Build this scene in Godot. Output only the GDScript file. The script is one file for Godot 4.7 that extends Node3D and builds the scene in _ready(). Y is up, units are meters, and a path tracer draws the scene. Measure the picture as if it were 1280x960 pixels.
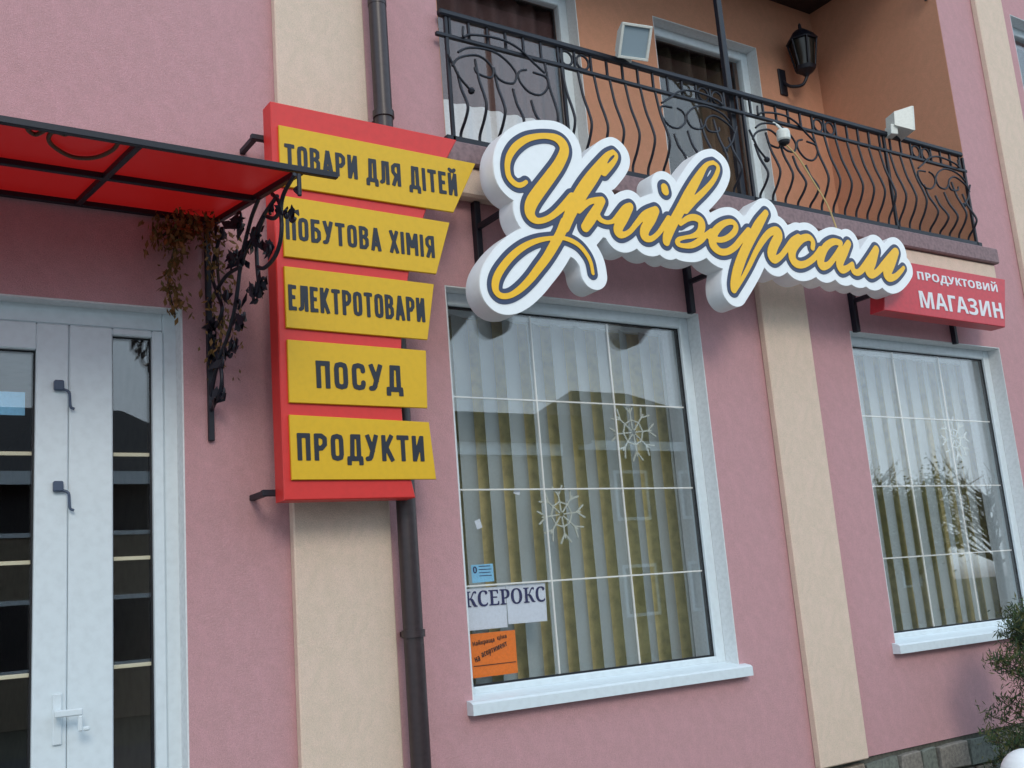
extends Node3D
# A two-storey pink shop front on an overcast winter day. Units are metres; the facade is the plane z = 0, the street lies towards +z.

const SCRIPT_STROKES = [
	[2.6398,3.4416,0.0096,2.6215,3.4279,0.0113,2.5972,3.4193,0.0129,2.5711,3.427,0.0146,2.5499,3.449,0.0145,2.5435,3.4805,0.014,2.5468,3.5167,0.0146,2.5633,3.5584,0.0164,2.6015,3.6073,0.0177,2.6602,3.6514,0.0162,2.7249,3.6776,0.0141,2.7822,3.6896,0.0148,2.8317,3.6884,0.0203,2.8653,3.6678,0.0264,2.8711,3.6284,0.0258,2.8323,3.5597,0.0272,2.7755,3.489,0.0292,2.7162,3.419,0.0304,2.6652,3.3544,0.0311,2.6459,3.31,0.0281,2.6523,3.2785,0.0236,2.6833,3.2634,0.0152,2.7328,3.2779,0.0137,2.7847,3.3104,0.015,2.8388,3.3562,0.0187,2.8942,3.4071,0.0237],
	[3.1675,3.6802,0.0127,3.1301,3.6555,0.0163,3.0859,3.6033,0.0248,3.0249,3.53,0.033,2.9651,3.4581,0.0349,2.9138,3.3887,0.0332,2.8705,3.3214,0.0293,2.835,3.2561,0.0266],
	[3.1675,3.6802,0.0127,3.1852,3.6685,0.0101,3.1786,3.6461,0.0114,3.1474,3.6106,0.0151,3.0962,3.5638,0.0198],
	[2.8386,3.2759,0.0267,2.8041,3.2173,0.0241,2.7631,3.1586,0.0238,2.7152,3.094,0.0213,2.6692,3.0422,0.0199,2.6166,2.9846,0.0175,2.5588,2.9331,0.0151,2.5037,2.8994,0.0127,2.4581,2.8922,0.0137,2.4329,2.9093,0.0157,2.4308,2.9425,0.0179,2.4471,2.9835,0.018,2.4836,3.0327,0.0171,2.5338,3.0841,0.0162,2.5977,3.1322,0.0148,2.6683,3.1672,0.0123,2.7386,3.188,0.0102,2.7951,3.1983,0.0086,2.8511,3.1965,0.0116,2.9057,3.1764,0.0117,2.9444,3.1391,0.0111,2.9651,3.0994,0.0099,2.9715,3.0491,0.0088],
	[2.9246,3.3438,0.012,2.9811,3.3938,0.0144,3.0275,3.4131,0.0145,3.0694,3.4219,0.0157],
	[3.0688,3.4175,0.0191,3.0292,3.3651,0.0244,2.986,3.3096,0.0263,2.9521,3.2684,0.0229],
	[3.027,3.3462,0.0188,3.0461,3.3211,0.0144,3.0822,3.3119,0.0106,3.1209,3.3222,0.0112,3.1587,3.3525,0.0159,3.2064,3.3971,0.0195,3.2395,3.4146,0.0185],
	[3.2347,3.4075,0.0208,3.1928,3.351,0.0257,3.1516,3.2953,0.0259,3.1505,3.269,0.0248,3.1778,3.2626,0.0158,3.2229,3.2861,0.0126,3.2672,3.3299,0.0144,3.3295,3.3862,0.0187,3.4016,3.4191,0.0202],
	[3.4011,3.4158,0.0214,3.3668,3.3691,0.0265,3.3195,3.3116,0.0267,3.3103,3.2724,0.0243,3.346,3.2631,0.0151,3.3964,3.2951,0.0129,3.4435,3.3444,0.0149,3.4817,3.3852,0.018],
	[3.4753,3.5474,0.0218,3.4777,3.5294,0.023],
	[3.8364,3.7417,0.0117,3.7845,3.7191,0.0129,3.7214,3.6472,0.0229,3.6423,3.5471,0.0286,3.564,3.4426,0.0281,3.5029,3.3622,0.0276,3.4591,3.295,0.0267,3.4463,3.2612,0.0213],
	[3.8364,3.7417,0.0117,3.8649,3.7259,0.0118,3.858,3.6937,0.013,3.8152,3.6352,0.0142,3.7439,3.5696,0.0165,3.6659,3.5073,0.0187,3.598,3.4476,0.0209],
	[3.5532,3.3691,0.0121,3.6083,3.4042,0.0159,3.6564,3.4163,0.0185,3.6945,3.405,0.0224,3.6986,3.3758,0.0236,3.6786,3.34,0.0197,3.6284,3.3151,0.0122,3.572,3.2999,0.0097,3.531,3.2849,0.012,3.5198,3.2641,0.0144,3.5488,3.2548,0.012,3.6125,3.2647,0.0158,3.6762,3.297,0.0172,3.7246,3.3342,0.0137,3.7626,3.3578,0.015],
	[3.7276,3.3372,0.0124,3.7468,3.3232,0.0162,3.8154,3.3187,0.0151,3.8758,3.3399,0.0153,3.9263,3.3768,0.0167,3.9425,3.4095,0.0168,3.9198,3.4289,0.0155,3.8662,3.4161,0.0166,3.8074,3.3778,0.0215,3.7667,3.3291,0.025,3.7645,3.2824,0.0262,3.8052,3.2556,0.02,3.8587,3.2621,0.0177,3.9171,3.2947,0.0179,3.9697,3.3418,0.0181,4.0336,3.3979,0.0183],
	[4.1824,3.5169,0.0176,4.1151,3.4434,0.028,4.0451,3.3583,0.0275,3.9752,3.2681,0.0296,3.9165,3.1741,0.0304,3.8789,3.0971,0.0251,3.8695,3.0619,0.02],
	[3.8781,3.0607,0.0125,3.9381,3.1232,0.0114,4.0048,3.2041,0.0142,4.0638,3.2822,0.0157,4.1328,3.3593,0.0186,4.1931,3.4087,0.0202,4.2481,3.4251,0.0244,4.2551,3.3959,0.0285,4.2104,3.338,0.0302,4.1822,3.2861,0.0299,4.1963,3.2602,0.024,4.2452,3.2798,0.0168,4.3019,3.3284,0.017,4.3602,3.3814,0.0193,4.4144,3.4096,0.0209],
	[4.5143,3.3623,0.0155,4.5247,3.3994,0.0169,4.4938,3.4205,0.0197,4.4302,3.3995,0.0223,4.3608,3.3434,0.0261,4.34,3.2952,0.0273,4.3567,3.2608,0.0259,4.404,3.2536,0.0206,4.4652,3.2747,0.018,4.5277,3.314,0.0183,4.5823,3.3599,0.0213],
	[4.7547,3.4213,0.019,4.6974,3.4213,0.0203,4.6278,3.3836,0.0229,4.5734,3.3158,0.0269,4.569,3.2688,0.0268,4.6248,3.2788,0.0185,4.6887,3.3294,0.0173,4.753,3.3881,0.0204],
	[4.8247,3.4279,0.0207,4.7751,3.3689,0.0278,4.725,3.3047,0.0289,4.7292,3.2653,0.0245,4.776,3.2741,0.0189,4.8329,3.3083,0.0132],
	[4.8325,3.3061,0.0132,4.8326,3.2673,0.0205,4.8801,3.2652,0.0192,4.9642,3.3285,0.0225,5.0644,3.4227,0.0229],
	[5.0638,3.4203,0.0229,5.0116,3.3452,0.0317,4.9674,3.2844,0.0314,4.9841,3.2618,0.0239,5.0415,3.283,0.0196,5.1215,3.3413,0.023,5.2244,3.4194,0.0235,5.2469,3.432,0.022],
	[5.2434,3.427,0.0235,5.1829,3.3537,0.0325,5.1292,3.2873,0.0321,5.1387,3.2606,0.026,5.1977,3.2722,0.0185,5.2595,3.3114,0.0148,5.2935,3.3381,0.011]]
const RAIL_SCROLLS = [
	[0.1064,0.6124,0.104,0.5587,0.1412,0.5768,0.2477,0.5944,0.3551,0.5938,0.4421,0.5648,0.5082,0.5164,0.5755,0.4723],
	[0.0669,0.4663,0.1162,0.5,0.1933,0.5185,0.2797,0.517,0.3454,0.4876,0.3908,0.4441,0.3975,0.4096,0.3743,0.3732,0.3246,0.3667,0.287,0.3806,0.2652,0.4067],
	[0.0286,0.3877,0.0594,0.4296,0.1129,0.4597,0.1802,0.4756,0.2355,0.4531,0.261,0.4146,0.2481,0.3763,0.2095,0.3721,0.1631,0.3836,0.1557,0.4082],
	[0.01,0.444,0.034,0.3976,0.0659,0.3357,0.1264,0.2797],
	[0.4627,0.465,0.4264,0.4522,0.4085,0.4211,0.4244,0.3797,0.4711,0.3448,0.5317,0.3442,0.5764,0.381,0.5913,0.4254,0.5735,0.4535,0.5027,0.4604]]
const BRACKET_CURVES = [
	[0.918,3.0335,0.8201,3.0036,0.7891,2.9616,0.7892,2.8964,0.7678,2.8446,0.7112,2.8099,0.616,2.8053,0.5526,2.8301],
	[0.9663,3.0202,0.9999,2.9811,0.99,2.9507,0.9486,2.9538,0.9171,2.9797,0.9549,2.9756],
	[0.7606,3.017,0.6322,2.9941,0.5469,2.9621,0.4586,2.929,0.3844,2.8829,0.3523,2.8161,0.3199,2.7488],
	[0.3587,2.8398,0.3053,2.7401,0.2223,2.6582,0.1138,2.5914,0.0089,2.4728,-0.0371,2.3869],
	[0.5895,3.0719,0.519,3.0348,0.4726,2.9941,0.4249,2.9465,0.3668,2.8884],
	[0.7161,3.0399,0.7736,2.9912,0.7734,2.9554,0.7236,2.9493,0.663,2.977],
	[0.6317,2.9882,0.5798,2.957,0.5531,2.9164,0.5526,2.8301,0.5637,2.7654],
	[0.1523,3.064,0.0879,3.0034,0.0634,2.9427,0.1183,2.8587,0.1716,2.7771,0.0899,2.7331],
	[0.3844,2.8829,0.2186,2.8953,0.0368,2.8485,-0.0486,2.8176],
	[-0.024,2.7088,0.0811,2.6346,0.145,2.5374,0.1231,2.4725,-0.0057,2.4165],
	[-0.0471,2.6413,0.0772,2.5763,-0.0392,2.4707]]
const BRACKET_LEAVES = [0.3258,3.0712,0.3721,3.0745,0.2976,2.9428,0.2507,2.9447,0.4416,2.9346,0.5021,2.9335,0.6311,2.8873,0.5773,2.9269,0.8278,2.9269,0.8776,2.9119,0.5707,2.7512,0.511,2.732,0.174,3.0906,0.6959,2.9895,0.5135,2.9673,0.3785,3.0396,0.5446,2.7345,0.5961,2.7618,0.3951,2.9051,0.6527,2.8589,0.3386,2.7562,0.3172,2.9561,0.4735,2.7714,0.3798,2.6969,0.5319,2.7431,0.2692,2.6119,0.0261,2.6239,0.1303,2.5758,0.1403,2.4689,0.0555,2.6289,0.0784,2.7548,-0.0099,2.754,0.3394,2.6737,0.2348,2.5974,-0.0125,2.5969,0.0869,2.4568,0.2002,2.8283,0.0126,2.6995]
const CANOPY_SCROLLS = [
	[0.3936,2.9918,1.0952,0.437,2.9894,1.1121,0.4862,2.9916,1.0967,0.5312,3.0074,0.9871,0.544,3.026,0.8588,0.5291,3.0336,0.8059,0.5022,3.0279,0.8452,0.5039,3.0178,0.9156],
	[0.6033,3.0162,0.9262,0.6034,3.0265,0.855,0.5677,3.0257,0.8602,0.5751,3.0399,0.7622,0.6245,3.0532,0.6702,0.6782,3.0599,0.6236,0.7313,3.0548,0.6588,0.7579,3.0381,0.7745,0.7486,3.0169,0.9218,0.7126,3.0038,1.0124,0.683,3.0026,1.0204,0.6757,3.0113,0.9601,0.7023,3.017,0.9204]]

var M := {}
var used_names := {}
var rng := RandomNumberGenerator.new()

# ------------------------------------------------------------------ materials
func noise_tex(freq: float, size: int, normal: bool, bump: float, seed_: int, oct: int, ramp = null) -> NoiseTexture2D:
	var n := FastNoiseLite.new()
	n.noise_type = FastNoiseLite.TYPE_SIMPLEX_SMOOTH
	n.frequency = freq
	n.fractal_octaves = oct
	n.seed = seed_
	var t := NoiseTexture2D.new()
	t.width = size
	t.height = size
	t.seamless = true
	t.noise = n
	t.as_normal_map = normal
	t.bump_strength = bump
	if ramp != null:
		t.color_ramp = ramp
	return t

func ramp2(a: Color, b: Color) -> Gradient:
	var g := Gradient.new()
	g.set_color(0, a)
	g.set_color(1, b)
	return g

func ramp3(a: Color, b: Color, c: Color) -> Gradient:
	var g := Gradient.new()
	g.set_color(0, a)
	g.set_color(1, c)
	g.add_point(0.5, b)
	return g

func mat(col: Color, rough: float, metal := 0.0) -> StandardMaterial3D:
	var m := StandardMaterial3D.new()
	m.albedo_color = col
	m.roughness = rough
	m.metallic = metal
	return m

func patchy(col: Color, rough: float, amount: float, scale_: float, bump: float, seed_: int, freq := 0.03, metal := 0.0) -> StandardMaterial3D:
	var m := mat(Color.WHITE, rough, metal)
	var lo := Color(col.r * (1.0 - amount), col.g * (1.0 - amount), col.b * (1.0 - amount))
	var hi := Color(minf(1.0, col.r * (1.0 + amount * 0.6)), minf(1.0, col.g * (1.0 + amount * 0.6)), minf(1.0, col.b * (1.0 + amount * 0.6)))
	m.albedo_texture = noise_tex(freq, 512, false, 1.0, seed_, 5, ramp3(lo, col, hi))
	if bump > 0.0:
		m.normal_enabled = true
		m.normal_texture = noise_tex(0.12, 512, true, bump, seed_ + 7, 3)
	m.uv1_triplanar = true
	m.uv1_world_triplanar = true
	m.uv1_scale = Vector3.ONE * scale_
	return m

func stucco(col: Color, seed_: int) -> StandardMaterial3D:
	# bark-textured render: small upright scratches, faint blotches of the paint
	var m := mat(Color.WHITE, 0.93)
	var im := Image.create(512, 512, false, Image.FORMAT_RGB8)
	var hm := Image.create(512, 512, false, Image.FORMAT_RGB8)
	var a := FastNoiseLite.new()
	a.seed = seed_
	a.frequency = 0.012
	a.fractal_octaves = 5
	var b := FastNoiseLite.new()
	b.seed = seed_ + 3
	b.noise_type = FastNoiseLite.TYPE_SIMPLEX_SMOOTH
	b.frequency = 0.15
	b.fractal_octaves = 3
	for y in 512:
		for x in 512:
			var u := x / 512.0 * TAU
			var v := y / 512.0 * TAU
			# wrap on a torus so that the sheet tiles
			var big := a.get_noise_3d(cos(u) * 81.0, sin(u) * 81.0 + cos(v) * 40.0, sin(v) * 81.0)
			var fx := x * 1.0
			var fy := y * 0.5
			var wx := clampf((x - 448.0) / 64.0, 0.0, 1.0)
			var wy := clampf((y - 448.0) / 64.0, 0.0, 1.0)
			var n := lerpf(lerpf(b.get_noise_2d(fx, fy), b.get_noise_2d(fx - 512.0, fy), wx), lerpf(b.get_noise_2d(fx, fy - 256.0), b.get_noise_2d(fx - 512.0, fy - 256.0), wx), wy)
			n /= sqrt((wx * wx + (1.0 - wx) * (1.0 - wx)) * (wy * wy + (1.0 - wy) * (1.0 - wy)))   # keep the relief even across the seam
			var scratch := clampf(absf(n) * 3.2, 0.0, 1.0)
			var k := 1.0 + 0.035 * big - 0.10 * (1.0 - scratch)
			im.set_pixel(x, y, Color(col.r * k, col.g * (k - 0.012 * big), col.b * k))
			hm.set_pixel(x, y, Color(scratch, scratch, scratch))
	im.generate_mipmaps()
	hm.bump_map_to_normal_map(1.6)
	m.albedo_texture = ImageTexture.create_from_image(im)
	m.normal_enabled = true
	m.normal_texture = ImageTexture.create_from_image(hm)
	m.uv1_triplanar = true
	m.uv1_world_triplanar = true
	m.uv1_scale = Vector3(2.7, 2.7, 2.7)
	return m

func make_materials() -> void:
	M.pink = stucco(Color(0.81, 0.625, 0.64), 11)
	M.beige = stucco(Color(0.92, 0.83, 0.75), 21)
	M.orange = stucco(Color(0.83, 0.60, 0.48), 31)
	M.fascia = patchy(Color(0.52, 0.43, 0.44), 0.7, 0.16, 2.0, 0.6, 41)
	M.white = patchy(Color(0.85, 0.895, 0.915), 0.35, 0.03, 1.3, 0.0, 51)
	M.reveal = patchy(Color(0.86, 0.875, 0.88), 0.7, 0.05, 2.2, 0.3, 61)
	M.seal = mat(Color(0.06, 0.07, 0.10), 0.6)
	M.iron = patchy(Color(0.06, 0.075, 0.13), 0.5, 0.25, 4.0, 0.6, 71)
	M.pipe = patchy(Color(0.205, 0.16, 0.17), 0.38, 0.2, 2.0, 0.2, 81)
	M.sign_red = patchy(Color(0.84, 0.20, 0.18), 0.42, 0.03, 1.5, 0.0, 91)
	M.sign_yellow = patchy(Color(0.87, 0.69, 0.07), 0.48, 0.025, 1.7, 0.0, 101)
	M.letter_dark = mat(Color(0.12, 0.14, 0.19), 0.5)
	M.script_yellow = patchy(Color(0.97, 0.75, 0.08), 0.38, 0.02, 1.7, 0.0, 111)
	M.script_dark = mat(Color(0.20, 0.25, 0.37), 0.45)
	M.acrylic = patchy(Color(0.94, 0.955, 0.96), 0.3, 0.015, 1.1, 0.0, 121)
	M.return_grey = patchy(Color(0.93, 0.935, 0.94), 0.45, 0.02, 1.4, 0.0, 131)
	M.sign_pinkred = patchy(Color(0.78, 0.19, 0.235), 0.4, 0.06, 1.5, 0.0, 141)
	M.letter_white = mat(Color(0.88, 0.89, 0.9), 0.45)
	var g := mat(Color(1, 1, 1, 0.0), 0.0)
	g.transparency = BaseMaterial3D.TRANSPARENCY_ALPHA
	g.metallic_specular = 1.0
	M.glass = g
	var pc := mat(Color(0.50, 0.07, 0.07), 0.35)
	pc.backlight_enabled = true
	pc.backlight = Color(0.64, 0.09, 0.08)
	M.polycarbonate = pc
	var sl := patchy(Color(0.66, 0.70, 0.70), 0.85, 0.04, 3.0, 0.4, 151)
	sl.backlight_enabled = true
	sl.backlight = Color(0.25, 0.25, 0.24)
	M.slat = sl
	M.tan = patchy(Color(0.93, 0.88, 0.64), 0.8, 0.12, 0.8, 0.3, 161)
	M.room_plaster = patchy(Color(0.62, 0.60, 0.56), 0.9, 0.06, 0.5, 0.0, 171)
	M.room_floor = patchy(Color(0.42, 0.33, 0.27), 0.6, 0.15, 0.7, 0.0, 175)
	M.paper = patchy(Color(0.86, 0.89, 0.93), 0.85, 0.04, 3.0, 0.3, 181)
	M.blue_paper = patchy(Color(0.55, 0.80, 0.93), 0.85, 0.05, 5.0, 0.0, 191)
	M.orange_paper = patchy(Color(0.95, 0.50, 0.14), 0.8, 0.05, 4.0, 0.2, 201)
	M.ink_blue = mat(Color(0.10, 0.13, 0.36), 0.8)
	M.ink_dark = mat(Color(0.15, 0.10, 0.10), 0.8)
	M.snow = mat(Color(0.74, 0.76, 0.72), 0.8)
	M.gold_bar = mat(Color(0.83, 0.81, 0.70), 0.4)
	M.white_bar = mat(Color(0.90, 0.90, 0.88), 0.4)
	M.curtain_brown = patchy(Color(0.42, 0.33, 0.32), 0.9, 0.12, 3.0, 0.2, 211)
	M.curtain_white = patchy(Color(0.85, 0.86, 0.87), 0.9, 0.05, 3.0, 0.2, 221)
	M.curtain_olive = patchy(Color(0.28, 0.25, 0.20), 0.9, 0.15, 3.0, 0.2, 231)
	M.wood_dark = patchy(Color(0.16, 0.12, 0.11), 0.7, 0.25, 1.2, 0.6, 241)
	M.lamp_body = patchy(Color(0.86, 0.87, 0.84), 0.4, 0.06, 4.0, 0.0, 251)
	M.lamp_lens = mat(Color(0.58, 0.65, 0.69), 0.2)
	M.lantern_glass = mat(Color(0.17, 0.16, 0.14), 0.3)
	M.bronze = patchy(Color(0.33, 0.24, 0.17), 0.6, 0.2, 4.0, 0.5, 255)
	M.latch = mat(Color(0.27, 0.33, 0.42), 0.5)
	M.plinth = patchy(Color(0.34, 0.34, 0.31), 0.9, 0.2, 1.6, 1.5, 261)
	M.stone = [patchy(Color(0.50, 0.48, 0.45), 0.9, 0.22, 2.0, 2.0, 271), patchy(Color(0.56, 0.51, 0.46), 0.9, 0.22, 2.0, 2.0, 281), patchy(Color(0.44, 0.46, 0.43), 0.9, 0.22, 2.0, 2.0, 291)]
	M.paving = patchy(Color(0.47, 0.46, 0.45), 0.9, 0.14, 0.8, 1.2, 301)
	M.asphalt = patchy(Color(0.27, 0.27, 0.275), 0.9, 0.15, 0.5, 1.5, 311)
	M.earth = patchy(Color(0.33, 0.32, 0.27), 0.95, 0.2, 0.12, 1.0, 321)
	M.kerb = patchy(Color(0.52, 0.52, 0.50), 0.9, 0.14, 1.0, 1.0, 331)
	M.roof_slate = patchy(Color(0.27, 0.26, 0.26), 0.85, 0.2, 0.6, 1.0, 341)
	M.house_wall = patchy(Color(0.50, 0.46, 0.40), 0.9, 0.14, 0.4, 0.8, 351)
	M.bark = patchy(Color(0.27, 0.23, 0.20), 0.95, 0.25, 2.0, 2.0, 361)
	M.thuja = [leaf_mat(Color(0.22, 0.31, 0.17)), leaf_mat(Color(0.34, 0.35, 0.19)), leaf_mat(Color(0.15, 0.23, 0.16))]
	M.dry = [leaf_mat(Color(0.46, 0.34, 0.17)), leaf_mat(Color(0.37, 0.30, 0.13)), leaf_mat(Color(0.52, 0.38, 0.22))]
	M.rope = mat(Color(0.72, 0.62, 0.42), 0.8)

func leaf_mat(c: Color) -> StandardMaterial3D:
	var m := mat(c, 0.75)
	m.backlight_enabled = true
	m.backlight = Color(c.r * 0.5, c.g * 0.5, c.b * 0.3)
	return m

# ------------------------------------------------------------------ nodes
func numbered(n: String) -> String:
	if not used_names.has(n):
		used_names[n] = 0
		return n
	used_names[n] += 1
	return "%s_%03d" % [n, used_names[n]]

func tag(o: Node, label: String, category: String, group := "") -> Node:
	o.set_meta("label", label)
	o.set_meta("category", category)
	if group != "":
		o.set_meta("group", group)
	return o

func thing(called: String, label: String, category: String, at: Vector3, group := "") -> Node3D:
	var o := Node3D.new()
	o.name = numbered(called)
	add_child(o)
	o.position = at
	tag(o, label, category, group)
	return o

func part(called: String, st: SurfaceTool, m: Material, parent: Node3D, label := "") -> MeshInstance3D:
	return part_mesh(called, st.commit(), m, parent, label)

func part_mesh(called: String, mesh: Mesh, m: Material, parent: Node3D, label := "") -> MeshInstance3D:
	# geometry is given in scene metres; each part is shifted back by its parents' places
	var o := MeshInstance3D.new()
	o.name = numbered(called) if parent == self else called
	o.mesh = mesh
	o.material_override = m
	parent.add_child(o, true)
	var off := Vector3.ZERO
	var p: Node = parent
	while p != self and p is Node3D:
		off += (p as Node3D).position
		p = p.get_parent()
	o.position = -off
	if label != "":
		o.set_meta("label", label)
	return o

func setting(called: String, st: SurfaceTool, m: Material) -> MeshInstance3D:
	var o := part(called, st, m, self)
	o.set_meta("kind", "structure")
	return o

# ------------------------------------------------------------------ shapes
func new_st() -> SurfaceTool:
	var st := SurfaceTool.new()
	st.begin(Mesh.PRIMITIVE_TRIANGLES)
	return st

func tri(st: SurfaceTool, a: Vector3, b: Vector3, c: Vector3, n: Vector3) -> void:
	if (b - a).cross(c - a).dot(n) > 0.0:
		var t := b
		b = c
		c = t
	for v in [a, b, c]:
		st.set_normal(n)
		st.add_vertex(v)

func quad(st: SurfaceTool, a: Vector3, b: Vector3, c: Vector3, d: Vector3, n: Vector3) -> void:
	tri(st, a, b, c, n)
	tri(st, a, c, d, n)

func quad_s(st: SurfaceTool, a: Vector3, b: Vector3, c: Vector3, d: Vector3, na: Vector3, nb: Vector3, nc: Vector3, nd: Vector3) -> void:
	var n := (na + nb + nc + nd).normalized()
	var v := [a, b, c, a, c, d]
	var m := [na, nb, nc, na, nc, nd]
	var flip := (b - a).cross(c - a).dot(n) > 0.0
	for k in [0, 3]:
		for q in ([0, 2, 1] if flip else [0, 1, 2]):
			st.set_normal(m[k + q])
			st.add_vertex(v[k + q])

func box(st: SurfaceTool, lo: Vector3, hi: Vector3, bev := 0.0) -> void:
	boxt(st, Transform3D(Basis(), (lo + hi) * 0.5), (hi - lo).abs(), bev)

func boxt(st: SurfaceTool, t: Transform3D, size: Vector3, bev := 0.0) -> void:
	var h := size * 0.5
	var b := minf(bev, minf(h.x, minf(h.y, h.z)) * 0.6)
	for ax in 3:
		var u := (ax + 1) % 3
		var w := (ax + 2) % 3
		for s in [-1.0, 1.0]:
			var n := Vector3.ZERO
			n[ax] = s
			var q := []
			for k in [[-1, -1], [1, -1], [1, 1], [-1, 1]]:
				var v := Vector3.ZERO
				v[ax] = s * h[ax]
				v[u] = k[0] * (h[u] - b)
				v[w] = k[1] * (h[w] - b)
				q.append(t * v)
			quad(st, q[0], q[1], q[2], q[3], (t.basis * n).normalized())
	if b <= 0.0:
		return
	for ax in 3:
		var u := (ax + 1) % 3
		var w := (ax + 2) % 3
		for su in [-1.0, 1.0]:
			for sw in [-1.0, 1.0]:
				var q := []
				for k in [[-1, 0], [1, 0], [1, 1], [-1, 1]]:
					var v := Vector3.ZERO
					v[ax] = k[0] * (h[ax] - b)
					v[u] = su * (h[u] - (b if k[1] == 1 else 0.0))
					v[w] = sw * (h[w] - (b if k[1] == 0 else 0.0))
					q.append(t * v)
				var n := Vector3.ZERO
				n[u] = su
				n[w] = sw
				quad(st, q[0], q[1], q[2], q[3], (t.basis * n).normalized())
	for sx in [-1.0, 1.0]:
		for sy in [-1.0, 1.0]:
			for sz in [-1.0, 1.0]:
				var sg := Vector3(sx, sy, sz)
				tri(st, t * (sg * Vector3(h.x, h.y - b, h.z - b)), t * (sg * Vector3(h.x - b, h.y, h.z - b)), t * (sg * Vector3(h.x - b, h.y - b, h.z)), (t.basis * sg).normalized())

func one_box(lo: Vector3, hi: Vector3, bev := 0.0) -> SurfaceTool:
	var st := new_st()
	box(st, lo, hi, bev)
	return st

func smooth_path(p: Array, steps: int) -> Array:
	var o := []
	for i in p.size() - 1:
		var a: Vector3 = p[maxi(i - 1, 0)]
		var b: Vector3 = p[i]
		var c: Vector3 = p[i + 1]
		var d: Vector3 = p[mini(i + 2, p.size() - 1)]
		for k in steps:
			o.append(b.cubic_interpolate(c, a, d, float(k) / steps))
	o.append(p[p.size() - 1])
	return o

func tube(st: SurfaceTool, p: Array, r: float, sides := 8, r_end := -1.0) -> void:
	var rings := []
	var norms := []
	var up := Vector3(0.31, 0.17, 0.93)
	for i in p.size():
		var d: Vector3 = (p[mini(i + 1, p.size() - 1)] - p[maxi(i - 1, 0)]).normalized()
		if absf(d.dot(up)) > 0.98:
			up = Vector3(0.9, 0.3, -0.2)
		var x := (up - d * up.dot(d)).normalized()
		up = x
		var y := d.cross(x)
		var rr := r if r_end < 0.0 else lerpf(r, r_end, float(i) / (p.size() - 1))
		var ring := []
		var nn := []
		for k in sides:
			var a := TAU * k / sides
			var n := x * cos(a) + y * sin(a)
			nn.append(n)
			ring.append(p[i] + n * rr)
		rings.append(ring)
		norms.append(nn)
	for i in p.size() - 1:
		for k in sides:
			var j := (k + 1) % sides
			quad_s(st, rings[i][k], rings[i][j], rings[i + 1][j], rings[i + 1][k], norms[i][k], norms[i][j], norms[i + 1][j], norms[i + 1][k])
	for e in [0, p.size() - 1]:
		var d: Vector3 = (p[1] - p[0]).normalized() * -1.0 if e == 0 else (p[e] - p[e - 1]).normalized()
		for k in sides:
			tri(st, p[e], rings[e][k], rings[e][(k + 1) % sides], d)

func one_tube(p: Array, r: float, sides := 8, r_end := -1.0) -> SurfaceTool:
	var st := new_st()
	tube(st, p, r, sides, r_end)
	return st

func lathe(st: SurfaceTool, prof: Array, at: Vector3, sides: int) -> void:
	for i in prof.size() - 1:
		var a: Vector2 = prof[i]
		var b: Vector2 = prof[i + 1]
		var t := (b - a).normalized()
		for k in sides:
			var u := TAU * k / sides
			var v := TAU * (k + 1) / sides
			var n0 := Vector3(cos(u) * t.y, -t.x, sin(u) * t.y)
			var n1 := Vector3(cos(v) * t.y, -t.x, sin(v) * t.y)
			quad_s(st, at + Vector3(cos(u) * a.x, a.y, sin(u) * a.x), at + Vector3(cos(v) * a.x, a.y, sin(v) * a.x), at + Vector3(cos(v) * b.x, b.y, sin(v) * b.x), at + Vector3(cos(u) * b.x, b.y, sin(u) * b.x), n0, n1, n1, n0)

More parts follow.
